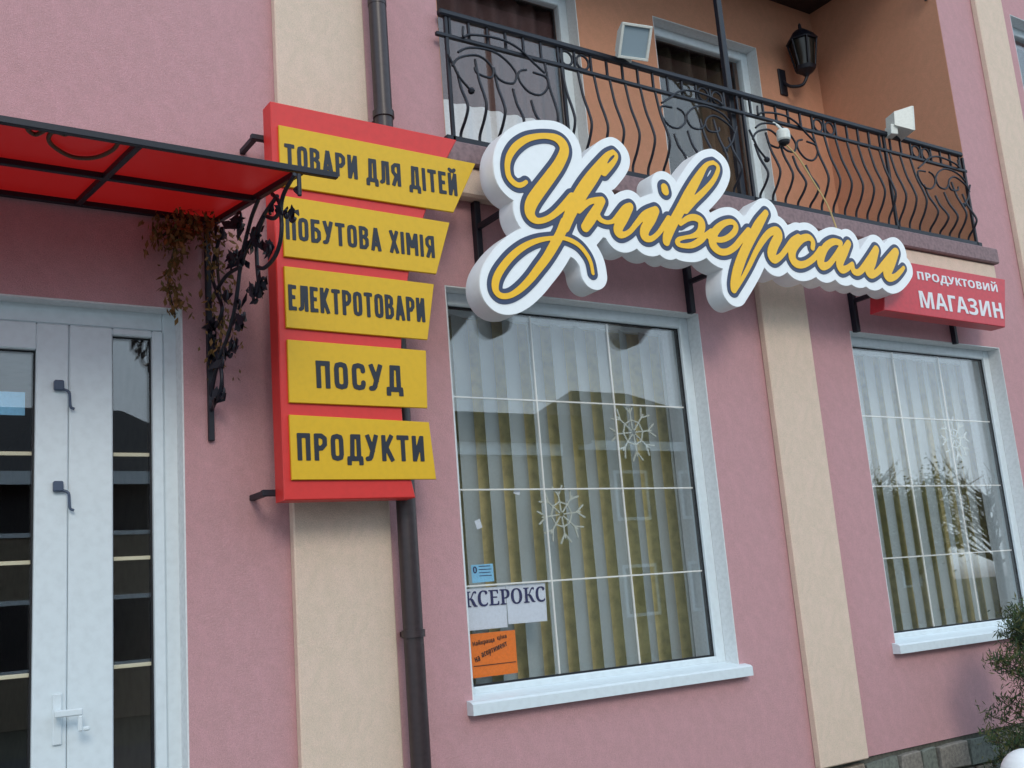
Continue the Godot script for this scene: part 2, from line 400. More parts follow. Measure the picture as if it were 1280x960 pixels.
func prism(st: SurfaceTool, poly: PackedVector2Array, z0: float, z1: float, bev := 0.0) -> void:
	if Geometry2D.is_polygon_clockwise(poly):
		poly.reverse()
	var face := poly
	if bev > 0.0:
		var f := Geometry2D.offset_polygon(poly, -bev, Geometry2D.JOIN_MITER)
		if f.size() > 0 and f[0].size() == poly.size():
			# match the corner order of the inset outline to the outer one
			var best := 0
			for i in f[0].size():
				if f[0][i].distance_to(poly[0]) < f[0][best].distance_to(poly[0]):
					best = i
			face = PackedVector2Array()
			for i in poly.size():
				face.append(f[0][(best + i) % poly.size()])
			if face[1].distance_to(poly[1]) > face[poly.size() - 1].distance_to(poly[1]):
				face = poly
				bev = 0.0
		else:
			bev = 0.0
	var ids := Geometry2D.triangulate_polygon(face)
	for i in range(0, ids.size(), 3):
		tri(st, Vector3(face[ids[i]].x, face[ids[i]].y, z1), Vector3(face[ids[i + 1]].x, face[ids[i + 1]].y, z1), Vector3(face[ids[i + 2]].x, face[ids[i + 2]].y, z1), Vector3(0, 0, 1))
	ids = Geometry2D.triangulate_polygon(poly)
	for i in range(0, ids.size(), 3):
		tri(st, Vector3(poly[ids[i]].x, poly[ids[i]].y, z0), Vector3(poly[ids[i + 1]].x, poly[ids[i + 1]].y, z0), Vector3(poly[ids[i + 2]].x, poly[ids[i + 2]].y, z0), Vector3(0, 0, -1))
	for i in poly.size():
		var j := (i + 1) % poly.size()
		var e := (poly[j] - poly[i]).normalized()
		var n := Vector3(e.y, -e.x, 0)
		quad(st, Vector3(poly[i].x, poly[i].y, z0), Vector3(poly[j].x, poly[j].y, z0), Vector3(poly[j].x, poly[j].y, z1 - bev), Vector3(poly[i].x, poly[i].y, z1 - bev), n)
		if bev > 0.0:
			quad(st, Vector3(poly[i].x, poly[i].y, z1 - bev), Vector3(poly[j].x, poly[j].y, z1 - bev), Vector3(face[j].x, face[j].y, z1), Vector3(face[i].x, face[i].y, z1), (n + Vector3(0, 0, 1)).normalized())

# A shape swept by round (or square-ended) pen strokes, cut out of a sheet from z0 to z1.
# strokes: [x0, y0, r0, x1, y1, r1, square]
func pen_sheet(st: SurfaceTool, strokes: Array, grow: float, cell: float, z0: float, z1: float, shift := Vector2.ZERO, back := true) -> void:
	var lo := Vector2(1e9, 1e9)
	var hi := -lo
	for s in strokes:
		var r: float = maxf(s[2], s[5]) + grow + cell * 3.0
		lo = lo.min(Vector2(minf(s[0], s[3]) - r, minf(s[1], s[4]) - r))
		hi = hi.max(Vector2(maxf(s[0], s[3]) + r, maxf(s[1], s[4]) + r))
	var nx := int(ceil((hi.x - lo.x) / cell)) + 1
	var ny := int(ceil((hi.y - lo.y) / cell)) + 1
	var f := PackedFloat32Array()
	f.resize(nx * ny)
	f.fill(1.0)
	for s in strokes:
		var a := Vector2(s[0], s[1])
		var b := Vector2(s[3], s[4])
		var ra: float = s[2]
		var rb: float = s[5]
		var sq: bool = s[6]
		var ab := b - a
		var l := maxf(ab.length(), 1e-6)
		var dir := ab / l
		var pad := maxf(ra, rb) + grow + cell * 2.5
		var i0 := maxi(0, int((minf(a.x, b.x) - pad - lo.x) / cell))
		var i1 := mini(nx - 1, int((maxf(a.x, b.x) + pad - lo.x) / cell) + 1)
		var j0 := maxi(0, int((minf(a.y, b.y) - pad - lo.y) / cell))
		var j1 := mini(ny - 1, int((maxf(a.y, b.y) + pad - lo.y) / cell) + 1)
		for j in range(j0, j1 + 1):
			for i in range(i0, i1 + 1):
				var p := Vector2(lo.x + i * cell, lo.y + j * cell) - a
				var u := p.dot(dir)
				var d := 0.0
				if sq:
					d = maxf(absf(p.cross(dir)) - ra, absf(u - l * 0.5) - l * 0.5)
				else:
					var t := clampf(u / l, 0.0, 1.0)
					d = (p - ab * t).length() - lerpf(ra, rb, t)
				d -= grow
				if d < f[j * nx + i]:
					f[j * nx + i] = d
	var off := [Vector2i(0, 0), Vector2i(1, 0), Vector2i(1, 1), Vector2i(0, 1)]
	var zb := Vector3(0, 0, 1)
	for j in ny - 1:
		var run := -1
		for i in nx - 1:
			var v := [f[j * nx + i], f[j * nx + i + 1], f[(j + 1) * nx + i + 1], f[(j + 1) * nx + i]]
			var full: bool = v[0] < 0.0 and v[1] < 0.0 and v[2] < 0.0 and v[3] < 0.0
			if full:
				if run < 0:
					run = i
			if run >= 0 and (not full or i == nx - 2):
				var e := i if not full else i + 1
				var x0 := lo.x + run * cell + shift.x
				var x1 := lo.x + e * cell + shift.x
				var y0 := lo.y + j * cell + shift.y
				var y1 := y0 + cell
				quad(st, Vector3(x0, y0, z1), Vector3(x1, y0, z1), Vector3(x1, y1, z1), Vector3(x0, y1, z1), zb)
				if back:
					quad(st, Vector3(x0, y0, z0), Vector3(x1, y0, z0), Vector3(x1, y1, z0), Vector3(x0, y1, z0), -zb)
				run = -1
			if full or (v[0] >= 0.0 and v[1] >= 0.0 and v[2] >= 0.0 and v[3] >= 0.0):
				continue
			var poly := []
			var kind := []
			for k in 4:
				var m := (k + 1) % 4
				var pk := Vector2(lo.x + (i + off[k].x) * cell, lo.y + (j + off[k].y) * cell)
				var pm := Vector2(lo.x + (i + off[m].x) * cell, lo.y + (j + off[m].y) * cell)
				if v[k] < 0.0:
					poly.append(pk)
					kind.append(0)
				if (v[k] < 0.0) != (v[m] < 0.0):
					poly.append(pk.lerp(pm, v[k] / (v[k] - v[m])))
					kind.append(1 if v[k] < 0.0 else 2)
			for k in range(1, poly.size() - 1):
				var q0: Vector2 = poly[0] + shift
				var q1: Vector2 = poly[k] + shift
				var q2: Vector2 = poly[k + 1] + shift
				tri(st, Vector3(q0.x, q0.y, z1), Vector3(q1.x, q1.y, z1), Vector3(q2.x, q2.y, z1), zb)
				if back:
					tri(st, Vector3(q0.x, q0.y, z0), Vector3(q1.x, q1.y, z0), Vector3(q2.x, q2.y, z0), -zb)
			for k in poly.size():
				var m := (k + 1) % poly.size()
				if kind[k] == 1 and kind[m] == 2:
					var nn := []
					for q in [poly[k], poly[m]]:
						var gx := clampf((q.x - lo.x) / cell, 1.0, nx - 2.001)
						var gy := clampf((q.y - lo.y) / cell, 1.0, ny - 2.001)
						var ii := int(round(gx))
						var jj := int(round(gy))
						ii = clampi(ii, 1, nx - 2)
						jj = clampi(jj, 1, ny - 2)
						nn.append(Vector3(f[jj * nx + ii + 1] - f[jj * nx + ii - 1], f[(jj + 1) * nx + ii] - f[(jj - 1) * nx + ii], 0.0).normalized())
					var a2: Vector2 = poly[k] + shift
					var b2: Vector2 = poly[m] + shift
					quad_s(st, Vector3(a2.x, a2.y, z0), Vector3(b2.x, b2.y, z0), Vector3(b2.x, b2.y, z1), Vector3(a2.x, a2.y, z1), nn[0], nn[1], nn[1], nn[0])

# ------------------------------------------------------------------ narrow sign lettering
func glyph(ch: String) -> Dictionary:
	var s := 0.083
	var w := 0.46
	var r := []     # square-ended strokes
	var c := []     # round curves
	match ch:
		"П":
			r = [[s, 0, s, 1], [w - s, 0, w - s, 1], [0, 1 - s, w, 1 - s]]
		"Т":
			r = [[w / 2, 0, w / 2, 1], [0, 1 - s, w, 1 - s]]
		"О":
			c = [[s, 0.24, s, 0.76, 0.11, 0.88, w / 2, 1 - s, w - 0.11, 0.88, w - s, 0.76, w - s, 0.24, w - 0.11, 0.12, w / 2, s, 0.11, 0.12, s, 0.24]]
		"С":
			c = [[w - s, 0.72, w - s, 0.78, w - 0.11, 0.88, w / 2, 1 - s, 0.11, 0.88, s, 0.76, s, 0.24, 0.11, 0.12, w / 2, s, w - 0.11, 0.12, w - s, 0.22, w - s, 0.28]]
		"В":
			r = [[s, 0, s, 1]]
			c = [[s, 1 - s, w - 0.2, 1 - s, w - 0.1, 0.85, w - 0.1, 0.65, w - 0.2, 0.54, s, 0.54], [w - 0.2, 0.54, w - s, 0.43, w - s, 0.2, w - 0.19, s, s, s]]
		"Б":
			r = [[s, 0, s, 1], [0, 1 - s, w - 0.04, 1 - s]]
			c = [[s, 0.58, w - 0.2, 0.58, w - s, 0.47, w - s, 0.2, w - 0.19, s, s, s]]
		"А":
			w = 0.5
			r = [[0.07, -0.01, w / 2, 1.0], [w - 0.07, -0.01, w / 2, 1.0], [0.13, 0.27, w - 0.13, 0.27], [w / 2 - 0.1, 1 - s, w / 2 + 0.1, 1 - s]]
		"Р":
			r = [[s, 0, s, 1]]
			c = [[s, 1 - s, w - 0.2, 1 - s, w - s, 0.82, w - s, 0.6, w - 0.2, 0.46, s, 0.46]]
		"Я":
			r = [[w - s, 0, w - s, 1], [w * 0.55, 0.45, 0.07, 0.0]]
			c = [[w - s, 1 - s, 0.2, 1 - s, s, 0.82, s, 0.6, 0.2, 0.46, w - s, 0.46]]
		"И", "Й":
			r = [[s, 0, s, 1], [w - s, 0, w - s, 1], [s, 0.04, w - s, 0.96]]
			if ch == "Й":
				c = [[0.1, 1.16, 0.17, 1.1, w - 0.17, 1.1, w - 0.1, 1.16]]
		"Д":
			w = 0.56
			r = [[0.17, s, 0.21, 1], [w - 0.14, s, w - 0.14, 1], [0.13, 1 - s, w - 0.06, 1 - s], [0, s, w, s], [0.065, -0.16, 0.065, 0.1], [w - 0.065, -0.16, w - 0.065, 0.1]]
		"Л":
			r = [[0.16, 0.18, 0.18, 1], [w - s, 0, w - s, 1], [0.12, 1 - s, w, 1 - s]]
			c = [[0.16, 0.22, 0.14, 0.12, 0.06, s]]
		"І":
			w = 0.17
			r = [[s, 0, s, 1]]
		"Е":
			w = 0.4
			r = [[s, 0, s, 1], [0, 1 - s, w, 1 - s], [0, 0.52, w - 0.06, 0.52], [0, s, w, s]]
		"У":
			r = [[w - 0.06, 1.0, 0.17, 0.13], [0.06, 1.0, w * 0.56, 0.32]]
			c = [[0.19, 0.18, 0.14, 0.1, 0.05, s]]
		"Х":
			r = [[0.06, 0, w - 0.06, 1], [w - 0.06, 0, 0.06, 1]]
		"М":
			w = 0.6
			r = [[s, 0, s, 1], [w - s, 0, w - s, 1], [0.1, 0.98, w / 2, 0.34], [w - 0.1, 0.98, w / 2, 0.34]]
		"К":
			r = [[s, 0, s, 1], [0.12, 0.42, w - 0.06, 1.0], [0.17, 0.55, w - 0.05, 0.0]]
		" ":
			w = 0.2
	return {"w": w, "r": r, "c": c, "s": s}

func lettering(text: String, x0: float, x1: float, y0: float, h: float, z0: float, z1: float) -> SurfaceTool:
	var gap := 0.125
	var total := -gap
	for ch in text:
		total += float(glyph(ch).w) + gap
	var k := (x1 - x0) / total
	var st := new_st()
	var x := 0.0
	for ch in text:
		var g := glyph(ch)
		var strokes := []
		var hw: float = g.s
		# x is squeezed, y is h: work with a pen of the mean width
		var pen := hw * (k + h) * 0.5
		for q in g.r:
			strokes.append([x0 + (x + q[0]) * k, y0 + q[1] * h, pen, x0 + (x + q[2]) * k, y0 + q[3] * h, pen, true])
		for q in g.c:
			for i in range(0, q.size() - 2, 2):
				strokes.append([x0 + (x + q[i]) * k, y0 + q[i + 1] * h, pen, x0 + (x + q[i + 2]) * k, y0 + q[i + 3] * h, pen, false])
		if strokes.size() > 0:
			pen_sheet(st, strokes, 0.0, h / 30.0, z0, z1, Vector2.ZERO, false)
		x += float(g.w) + gap
	return st

func text_part(called: String, text: String, font_name: String, bold: bool, x0: float, x1: float, y0: float, h: float, z: float, depth: float, m: Material, parent: Node3D, tilt := 0.0, stretch_y := 1.0) -> MeshInstance3D:
	var tm := TextMesh.new()
	var sf := SystemFont.new()
	sf.font_names = PackedStringArray([font_name])
	sf.font_weight = 700 if bold else 400
	tm.font = sf
	tm.text = text
	tm.font_size = 96
	tm.pixel_size = 0.01
	tm.depth = 0.05
	tm.curve_step = 1.0
	var bb := tm.get_aabb()
	var o := part_mesh(called, tm, m, parent)
	var sx := (x1 - x0) / maxf(bb.size.x, 1e-4)
	var sy := h / maxf(bb.size.y, 1e-4) * stretch_y
	var c := bb.position + bb.size * 0.5
	var b := Basis(Vector3(0, 0, 1), tilt) * Basis.from_scale(Vector3(sx, sy, depth / 0.05))
	o.transform = Transform3D(b, o.position + Vector3((x0 + x1) * 0.5, y0 + h * 0.5, z) - b * c)
	return o

# ------------------------------------------------------------------ the shop
const T := 0.3     # wall thickness

func wall_sheet(st: SurfaceTool, x0: float, x1: float, y0: float, y1: float, holes: Array, zf: float, th: float) -> void:
	var xs := [x0, x1]
	var ys := [y0, y1]
	for h in holes:
		for v in [h[0], h[1]]:
			if v > x0 and v < x1 and not xs.has(v):
				xs.append(v)
		for v in [h[2], h[3]]:
			if v > y0 and v < y1 and not ys.has(v):
				ys.append(v)
	xs.sort()
	ys.sort()
	var solid := func(i: int, j: int) -> bool:
		if i < 0 or j < 0 or i >= xs.size() - 1 or j >= ys.size() - 1:
			return false
		var cx: float = (xs[i] + xs[i + 1]) * 0.5
		var cy: float = (ys[j] + ys[j + 1]) * 0.5
		for h in holes:
			if cx > h[0] and cx < h[1] and cy > h[2] and cy < h[3]:
				return false
		return true
	for i in xs.size() - 1:
		for j in ys.size() - 1:
			if not solid.call(i, j):
				continue
			var a := Vector3(xs[i], ys[j], zf)
			var c := Vector3(xs[i + 1], ys[j + 1], zf)
			var dz := Vector3(0, 0, -th)
			var b := Vector3(c.x, a.y, zf)
			var d := Vector3(a.x, c.y, zf)
			quad(st, a, b, c, d, Vector3(0, 0, 1))
			quad(st, a + dz, b + dz, c + dz, d + dz, Vector3(0, 0, -1))
			if not solid.call(i - 1, j):
				quad(st, a, d, d + dz, a + dz, Vector3(-1, 0, 0))
			if not solid.call(i + 1, j):
				quad(st, b, c, c + dz, b + dz, Vector3(1, 0, 0))
			if not solid.call(i, j - 1):
				quad(st, a, b, b + dz, a + dz, Vector3(0, -1, 0))
			if not solid.call(i, j + 1):
				quad(st, d, c, c + dz, d + dz, Vector3(0, 1, 0))

func ring_boxes(st: SurfaceTool, x0: float, x1: float, y0: float, y1: float, w: float, z0: float, z1: float, bev := 0.004, wt := -1.0, wb := -1.0) -> void:
	var t := w if wt < 0.0 else wt
	var b := w if wb < 0.0 else wb
	box(st, Vector3(x0, y0, z0), Vector3(x0 + w, y1, z1), bev)
	box(st, Vector3(x1 - w, y0, z0), Vector3(x1, y1, z1), bev)
	box(st, Vector3(x0 + w, y1 - t, z0), Vector3(x1 - w, y1, z1), bev)
	box(st, Vector3(x0 + w, y0, z0), Vector3(x1 - w, y0 + b, z1), bev)

func shop_window(b: Node3D, x0: float, x1: float, y0: float, y1: float) -> void:
	var w := Node3D.new()
	w.name = "window"
	b.add_child(w, true)
	w.position = Vector3((x0 + x1) * 0.5, y0, -0.1) - b.position
	# white lining of the opening
	var st := new_st()
	box(st, Vector3(x0, y0, -0.085), Vector3(x0 + 0.006, y1, -0.001))
	box(st, Vector3(x1 - 0.006, y0, -0.085), Vector3(x1, y1, -0.001))
	box(st, Vector3(x0 + 0.006, y1 - 0.006, -0.085), Vector3(x1 - 0.006, y1, -0.001))
	part("reveal_lining", st, M.reveal, w)
	st = new_st()
	ring_boxes(st, x0, x1, y0, y1, 0.006, -0.302, -0.156, 0.0)
	part("inner_lining", st, M.reveal, w)
	st = new_st()
	ring_boxes(st, x0 + 0.001, x1 - 0.001, y0 + 0.001, y1 - 0.001, 0.062, -0.155, -0.085, 0.006)
	part("frame", st, M.white, w)
	var gx0 := x0 + 0.063
	var gx1 := x1 - 0.063
	var gy0 := y0 + 0.063
	var gy1 := y1 - 0.063
	st = new_st()
	ring_boxes(st, gx0, gx1, gy0, gy1, 0.008, -0.128, -0.105, 0.0)
	part("glazing_seal", st, M.seal, w)
	for z in [-0.110, -0.126]:
		part("pane", one_box(Vector3(gx0 + 0.002, gy0 + 0.002, z), Vector3(gx1 - 0.002, gy1 - 0.002, z + 0.004)), M.glass, w)
	for k in 2:
		var x := lerpf(gx0, gx1, (k + 1) / 3.0)
		part("glazing_bar", one_box(Vector3(x - 0.004, gy0 + 0.008, -0.122), Vector3(x + 0.004, gy1 - 0.008, -0.114), 0.001), M.white_bar, w)
	for k in 3:
		var y := lerpf(gy0, gy1, (k + 1) / 4.0)
		part("glazing_bar", one_box(Vector3(gx0 + 0.008, y - 0.004, -0.1205), Vector3(gx1 - 0.008, y + 0.004, -0.1155), 0.001), M.white_bar, w)
	# sloping sill with a square nose
	st = new_st()
	var prof := [Vector2(-0.084, y0 + 0.034), Vector2(0.036, y0 + 0.012), Vector2(0.05, y0 + 0.004), Vector2(0.05, y0 - 0.04), Vector2(-0.084, y0 - 0.04)]
	var xa := x0 - 0.03
	var xb := x1 + 0.04
	for i in prof.size():
		var p: Vector2 = prof[i]
		var q: Vector2 = prof[(i + 1) % prof.size()]
		var e := (q - p).normalized()
		quad(st, Vector3(xa, p.y, p.x), Vector3(xb, p.y, p.x), Vector3(xb, q.y, q.x), Vector3(xa, q.y, q.x), Vector3(0, e.x, -e.y))
	for x in [xa, xb]:
		var nx := Vector3(-1.0 if x == xa else 1.0, 0, 0)
		for i in [1, 2, 3]:
			tri(st, Vector3(x, prof[0].y, prof[0].x), Vector3(x, prof[i].y, prof[i].x), Vector3(x, prof[i + 1].y, prof[i + 1].x), nx)
	part("sill", st, M.white, w)

func sheet(x0: float, x1: float, y0: float, y1: float, z: float) -> SurfaceTool:
	var st := new_st()
	quad(st, Vector3(x0, y0, z), Vector3(x1, y0, z), Vector3(x1, y1, z), Vector3(x0, y1, z), Vector3(0, 0, 1))
	return st

func shop_door(b: Node3D) -> void:
	var d := Node3D.new()
	d.name = "door"
	b.add_child(d, true)
	d.position = Vector3(0.4, 0.3, -0.1) - b.position
	var x0 := -0.42
	var x1 := 1.2
	var y0 := 0.3
	var y1 := 2.82
	var st := new_st()
	box(st, Vector3(x1 - 0.006, y0, -0.075), Vector3(x1, y1, -0.001))
	box(st, Vector3(x0 + 0.006, y1 - 0.006, -0.075), Vector3(x1 - 0.006, y1, -0.001))
	box(st, Vector3(x0, y0, -0.075), Vector3(x0 + 0.006, y1, -0.001))
	part("reveal_lining", st, M.reveal, d)
	st = new_st()
	ring_boxes(st, x0 + 0.001, x1 - 0.001, y0 + 0.001, y1 - 0.001, 0.055, -0.15, -0.075, 0.005, 0.075)
	part("frame", st, M.white, d)
	# two leaves: the wide one on hinges at the far side, the narrow fixed one with the tall pane
	leaf(d, -0.362, 0.799, 0.36, 2.742, -0.262, 0.688, 0.42, 2.64, "leaf")
	leaf(d, 0.801, 1.143, 0.36, 2.742, 0.955, 1.102, 0.42, 2.715, "side_leaf")
	for y in [2.507, 2.137]:
		var l := Node3D.new()
		l.name = "latch"
		d.add_child(l, true)
		l.position = Vector3(0.76, y, -0.06) - d.position
		part("lock_plate", one_box(Vector3(0.746, y - 0.019, -0.066), Vector3(0.780, y + 0.019, -0.045), 0.004), M.latch, l)
		st = new_st()
		tube(st, smooth_path([Vector3(0.778, y - 0.014, -0.055), Vector3(0.797, y - 0.025, -0.05), Vector3(0.8, y - 0.055, -0.05), Vector3(0.803, y - 0.08, -0.05), Vector3(0.816, y - 0.087, -0.05)], 4), 0.005, 6)
		part("hook", st, M.latch, l)
	var hd := Node3D.new()
	hd.name = "handle"
	d.add_child(hd, true)
	hd.position = Vector3(0.8, 1.34, -0.06) - d.position
	part("plate", one_box(Vector3(0.752, 1.25, -0.066), Vector3(0.782, 1.42, -0.056), 0.004), M.white, hd)
	st = new_st()
	box(st, Vector3(0.757, 1.345, -0.056), Vector3(0.777, 1.365, -0.008), 0.003)
	box(st, Vector3(0.748, 1.343, -0.008), Vector3(0.838, 1.367, 0.006), 0.005)
	box(st, Vector3(0.822, 1.29, -0.008), Vector3(0.838, 1.343, 0.006), 0.005)
	box(st, Vector3(0.838, 1.29, -0.008), Vector3(0.862, 1.305, 0.006), 0.005)
	part("lever", st, M.white, hd)

func leaf(d: Node3D, x0: float, x1: float, y0: float, y1: float, gx0: float, gx1: float, gy0: float, gy1: float, called: String) -> void:
	var l := Node3D.new()
	l.name = called
	d.add_child(l, true)
	l.position = Vector3((x0 + x1) * 0.5, y0, -0.1) - d.position
	var st := new_st()
	box(st, Vector3(x0, y0, -0.14), Vector3(gx0, y1, -0.066), 0.005)
	box(st, Vector3(gx1, y0, -0.14), Vector3(x1, y1, -0.066), 0.005)
	box(st, Vector3(gx0, gy1, -0.14), Vector3(gx1, y1, -0.066), 0.005)
	box(st, Vector3(gx0, y0, -0.14), Vector3(gx1, gy0, -0.066), 0.005)
	part("rail", st, M.white, l)
	st = new_st()
	ring_boxes(st, gx0, gx1, gy0, gy1, 0.006, -0.12, -0.09, 0.0)
	part("glazing_seal", st, M.seal, l)
	for z in [-0.096, -0.114]:
		part("pane", one_box(Vector3(gx0 + 0.001, gy0 + 0.001, z), Vector3(gx1 - 0.001, gy1 - 0.001, z + 0.004)), M.glass, l)
	for y in [2.262, 1.875, 1.49, 1.1, 0.72]:
		part("glazing_bar", one_box(Vector3(gx0 + 0.006, y - 0.007, -0.110), Vector3(gx1 - 0.006, y + 0.007, -0.100), 0.001), M.gold_bar, l)

func upper_window(b: Node3D, x0: float, x1: float, y0: float, y1: float, zf: float, called := "upper_window") -> void:
	var w := Node3D.new()
	w.name = called
	b.add_child(w, true)
	w.position = Vector3((x0 + x1) * 0.5, y0, zf) - b.position
	var st := new_st()
	box(st, Vector3(x0, y0, zf - 0.1), Vector3(x0 + 0.006, y1, zf - 0.001))
	box(st, Vector3(x1 - 0.006, y0, zf - 0.1), Vector3(x1, y1, zf - 0.001))
	box(st, Vector3(x0 + 0.006, y1 - 0.006, zf - 0.1), Vector3(x1 - 0.006, y1, zf - 0.001))
	part("reveal_lining", st, M.reveal, w)
	st = new_st()
	ring_boxes(st, x0 + 0.001, x1 - 0.001, y0 + 0.001, y1 - 0.001, 0.07, zf - 0.16, zf - 0.1, 0.006)
	part("frame", st, M.white, w)
	part("pane", one_box(Vector3(x0 + 0.072, y0 + 0.072, zf - 0.132), Vector3(x1 - 0.072, y1 - 0.072, zf - 0.128)), M.glass, w)

func build_shop() -> void:
	var b := thing("shop_building", "two-storey pink rendered shop building with beige pilasters and recessed balcony", "building", Vector3(2.0, 0.0, 0.0))
	var holes := [[-0.42, 1.2, 0.3, 2.82], [2.39, 3.953, 1.2, 3.04], [5.18, 6.72, 1.2, 3.04], [2.45, 6.69, 3.69, 6.12], [7.655, 9.2, 4.3, 5.78]]
	var st := new_st()
	wall_sheet(st, -3.5, 12.0, 0.655, 8.2, holes, 0.0, T)
	part("wall", st, M.pink, b)
	# lower wall behind the plinth
	st = new_st()
	wall_sheet(st, -3.5, 12.0, 0.0, 0.655, [[-0.42, 1.2, 0.3, 0.7]], -0.012, T - 0.012)
	part("plinth_backing", st, M.plinth, b)
	# shell: end walls, back wall, floors, roof
	st = new_st()
	box(st, Vector3(-3.8, 0.0, -7.0), Vector3(-3.5, 8.2, 0.0))
	box(st, Vector3(12.0, 0.0, -7.0), Vector3(12.3, 8.2, 0.0))
	box(st, Vector3(-3.8, 0.0, -7.3), Vector3(12.3, 8.2, -7.0))
	part("end_wall", st, M.pink, b)
	part("roof", one_box(Vector3(-4.1, 8.2, -7.6), Vector3(12.6, 8.4, 0.35), 0.01), M.fascia, b)
	part("floor_slab", one_box(Vector3(-3.5, 3.35, -7.0), Vector3(12.0, 3.66, -0.3)), M.room_plaster, b)
	part("floor_slab", one_box(Vector3(-3.5, 0.05, -7.0), Vector3(12.0, 0.3, -0.3)), M.room_floor, b)
	part("partition", one_box(Vector3(1.55, 0.3, -6.99), Vector3(1.7, 3.35, -0.3)), M.room_plaster, b)
	# pilasters
	for p in [[1.606, 2.03, 0.655, 8.2], [4.40, 4.775, 0.655, 3.458], [7.13, 7.49, 0.655, 8.2]]:
		part("pilaster", one_box(Vector3(p[0], p[2], 0.0), Vector3(p[1], p[3], 0.045), 0.006), M.beige, b)
	# balcony: recess, slab edge
	st = new_st()
	wall_sheet(st, 2.45, 6.69, 3.69, 6.12, [[2.96, 4.235, 3.72, 5.65], [4.93, 5.985, 3.72, 5.65]], -1.1, 0.25)
	part("balcony_back_wall", st, M.orange, b)
	st = new_st()
	for x in [2.2, 6.686]:
		part("balcony_side_wall", one_box(Vector3(x, 3.67, -1.35), Vector3(x + 0.254, 6.12, -0.002)), M.orange, b)
	part("balcony_ceiling", one_box(Vector3(2.2, 6.12, -1.35), Vector3(6.94, 6.25, -0.3)), M.wood_dark, b)
	part("balcony_floor", one_box(Vector3(2.45, 3.665, -1.35), Vector3(6.69, 3.69, 0.0)), M.kerb, b)
	# room behind the balcony
	st = new_st()
	box(st, Vector3(2.2, 3.67, -3.2), Vector3(6.94, 6.12, -3.0))
	part("room_wall", st, M.room_plaster, b)
	part("slab_edge", one_box(Vector3(2.40, 3.605, 0.0), Vector3(6.73, 3.712, 0.105), 0.008), M.fascia, b)
	part("slab_moulding", one_box(Vector3(2.42, 3.46, 0.0), Vector3(6.71, 3.604, 0.078), 0.012), M.beige, b)
	shop_window(b, 2.39, 3.953, 1.2, 3.04)
	shop_window(b, 5.18, 6.72, 1.2, 3.04)
	shop_door(b)
	upper_window(b, 2.96, 4.235, 3.72, 5.65, -1.1, "balcony_window")
	upper_window(b, 4.93, 5.985, 3.72, 5.65, -1.1, "balcony_door")
	upper_window(b, 7.655, 9.2, 4.3, 5.78, 0.0)
	# stone facing of the plinth
	var k := 0
	var y := 0.02
	for row in 4:
		var hgt: float = [0.15, 0.17, 0.145, 0.155][row]
		var x := 4.1 + row * 0.06
		while x < 8.4:
			var w := rng.randf_range(0.14, 0.3)
			var poly := PackedVector2Array()
			for q in [[0, 0], [0.5, -0.02], [1, 0.02], [1.0, 0.55], [0.97, 1], [0.45, 1.0], [0.02, 0.96], [0, 0.5]]:
				poly.append(Vector2(x + 0.008 + (w - 0.016) * clampf(q[0] + rng.randf_range(-0.05, 0.05), 0.0, 1.0), y + 0.008 + (hgt - 0.016) * clampf(q[1] + rng.randf_range(-0.08, 0.08), 0.0, 1.0)))
			st = new_st()
			prism(st, poly, -0.02, rng.randf_range(0.012, 0.03), 0.006)
			part("stone", st, M.stone[k % 3], b)
			k += rng.randi_range(1, 2)
			x += w
		y += hgt

# ------------------------------------------------------------------ blinds and window things
func vertical_blind(x0: float, x1: float, label: String, turn: float) -> void:
	var o := thing("vertical_blind", label, "blind", Vector3((x0 + x1) * 0.5, 1.3, -0.3), "vertical blinds behind the shop windows")
	part("head_rail", one_box(Vector3(x0, 3.0, -0.35), Vector3(x1, 3.04, -0.31), 0.004), M.white, o)
	var x := x0 + 0.06
	while x < x1 - 0.02:
		var a := deg_to_rad(turn + rng.randf_range(-5.0, 5.0))
		var w := 0.15
		var st := new_st()
		var n := 6
		for i in n:
			var q := []
			for e in 2:
				var u := (float(i + e) / n - 0.5) * w
				var bulge := 0.007 * cos(PI * u / w)
				q.append([Vector3(x + u * cos(a) - bulge * sin(a), 0, -0.33 + u * sin(a) + bulge * cos(a)), Vector3(-sin(a) - 0.35 * sin(PI * u / w) * -cos(a) * 0.4, 0, cos(a)).normalized()])
			var y0 := 1.02
			var up := Vector3(0, 1, 0)
			quad_s(st, q[0][0] + up * y0, q[1][0] + up * y0, q[1][0] + up * 3.0, q[0][0] + up * 3.0, q[0][1], q[1][1], q[1][1], q[0][1])
		part("slat", st, M.slat, o)
		x += 0.148

func shelf_back(x0: float, x1: float, label: String) -> void:
	var o := thing("display_screen", label, "screen", Vector3((x0 + x1) * 0.5, 0.3, -0.46), "wooden screens behind the blinds")
	part("panel", one_box(Vector3(x0, 0.42, -0.48), Vector3(x1, 3.2, -0.44), 0.004), M.tan, o)
	for x in [x0 + 0.06, x1 - 0.06]:
		part("foot", one_box(Vector3(x - 0.04, 0.3, -0.65), Vector3(x + 0.04, 0.42, -0.35), 0.004), M.wood_dark, o)

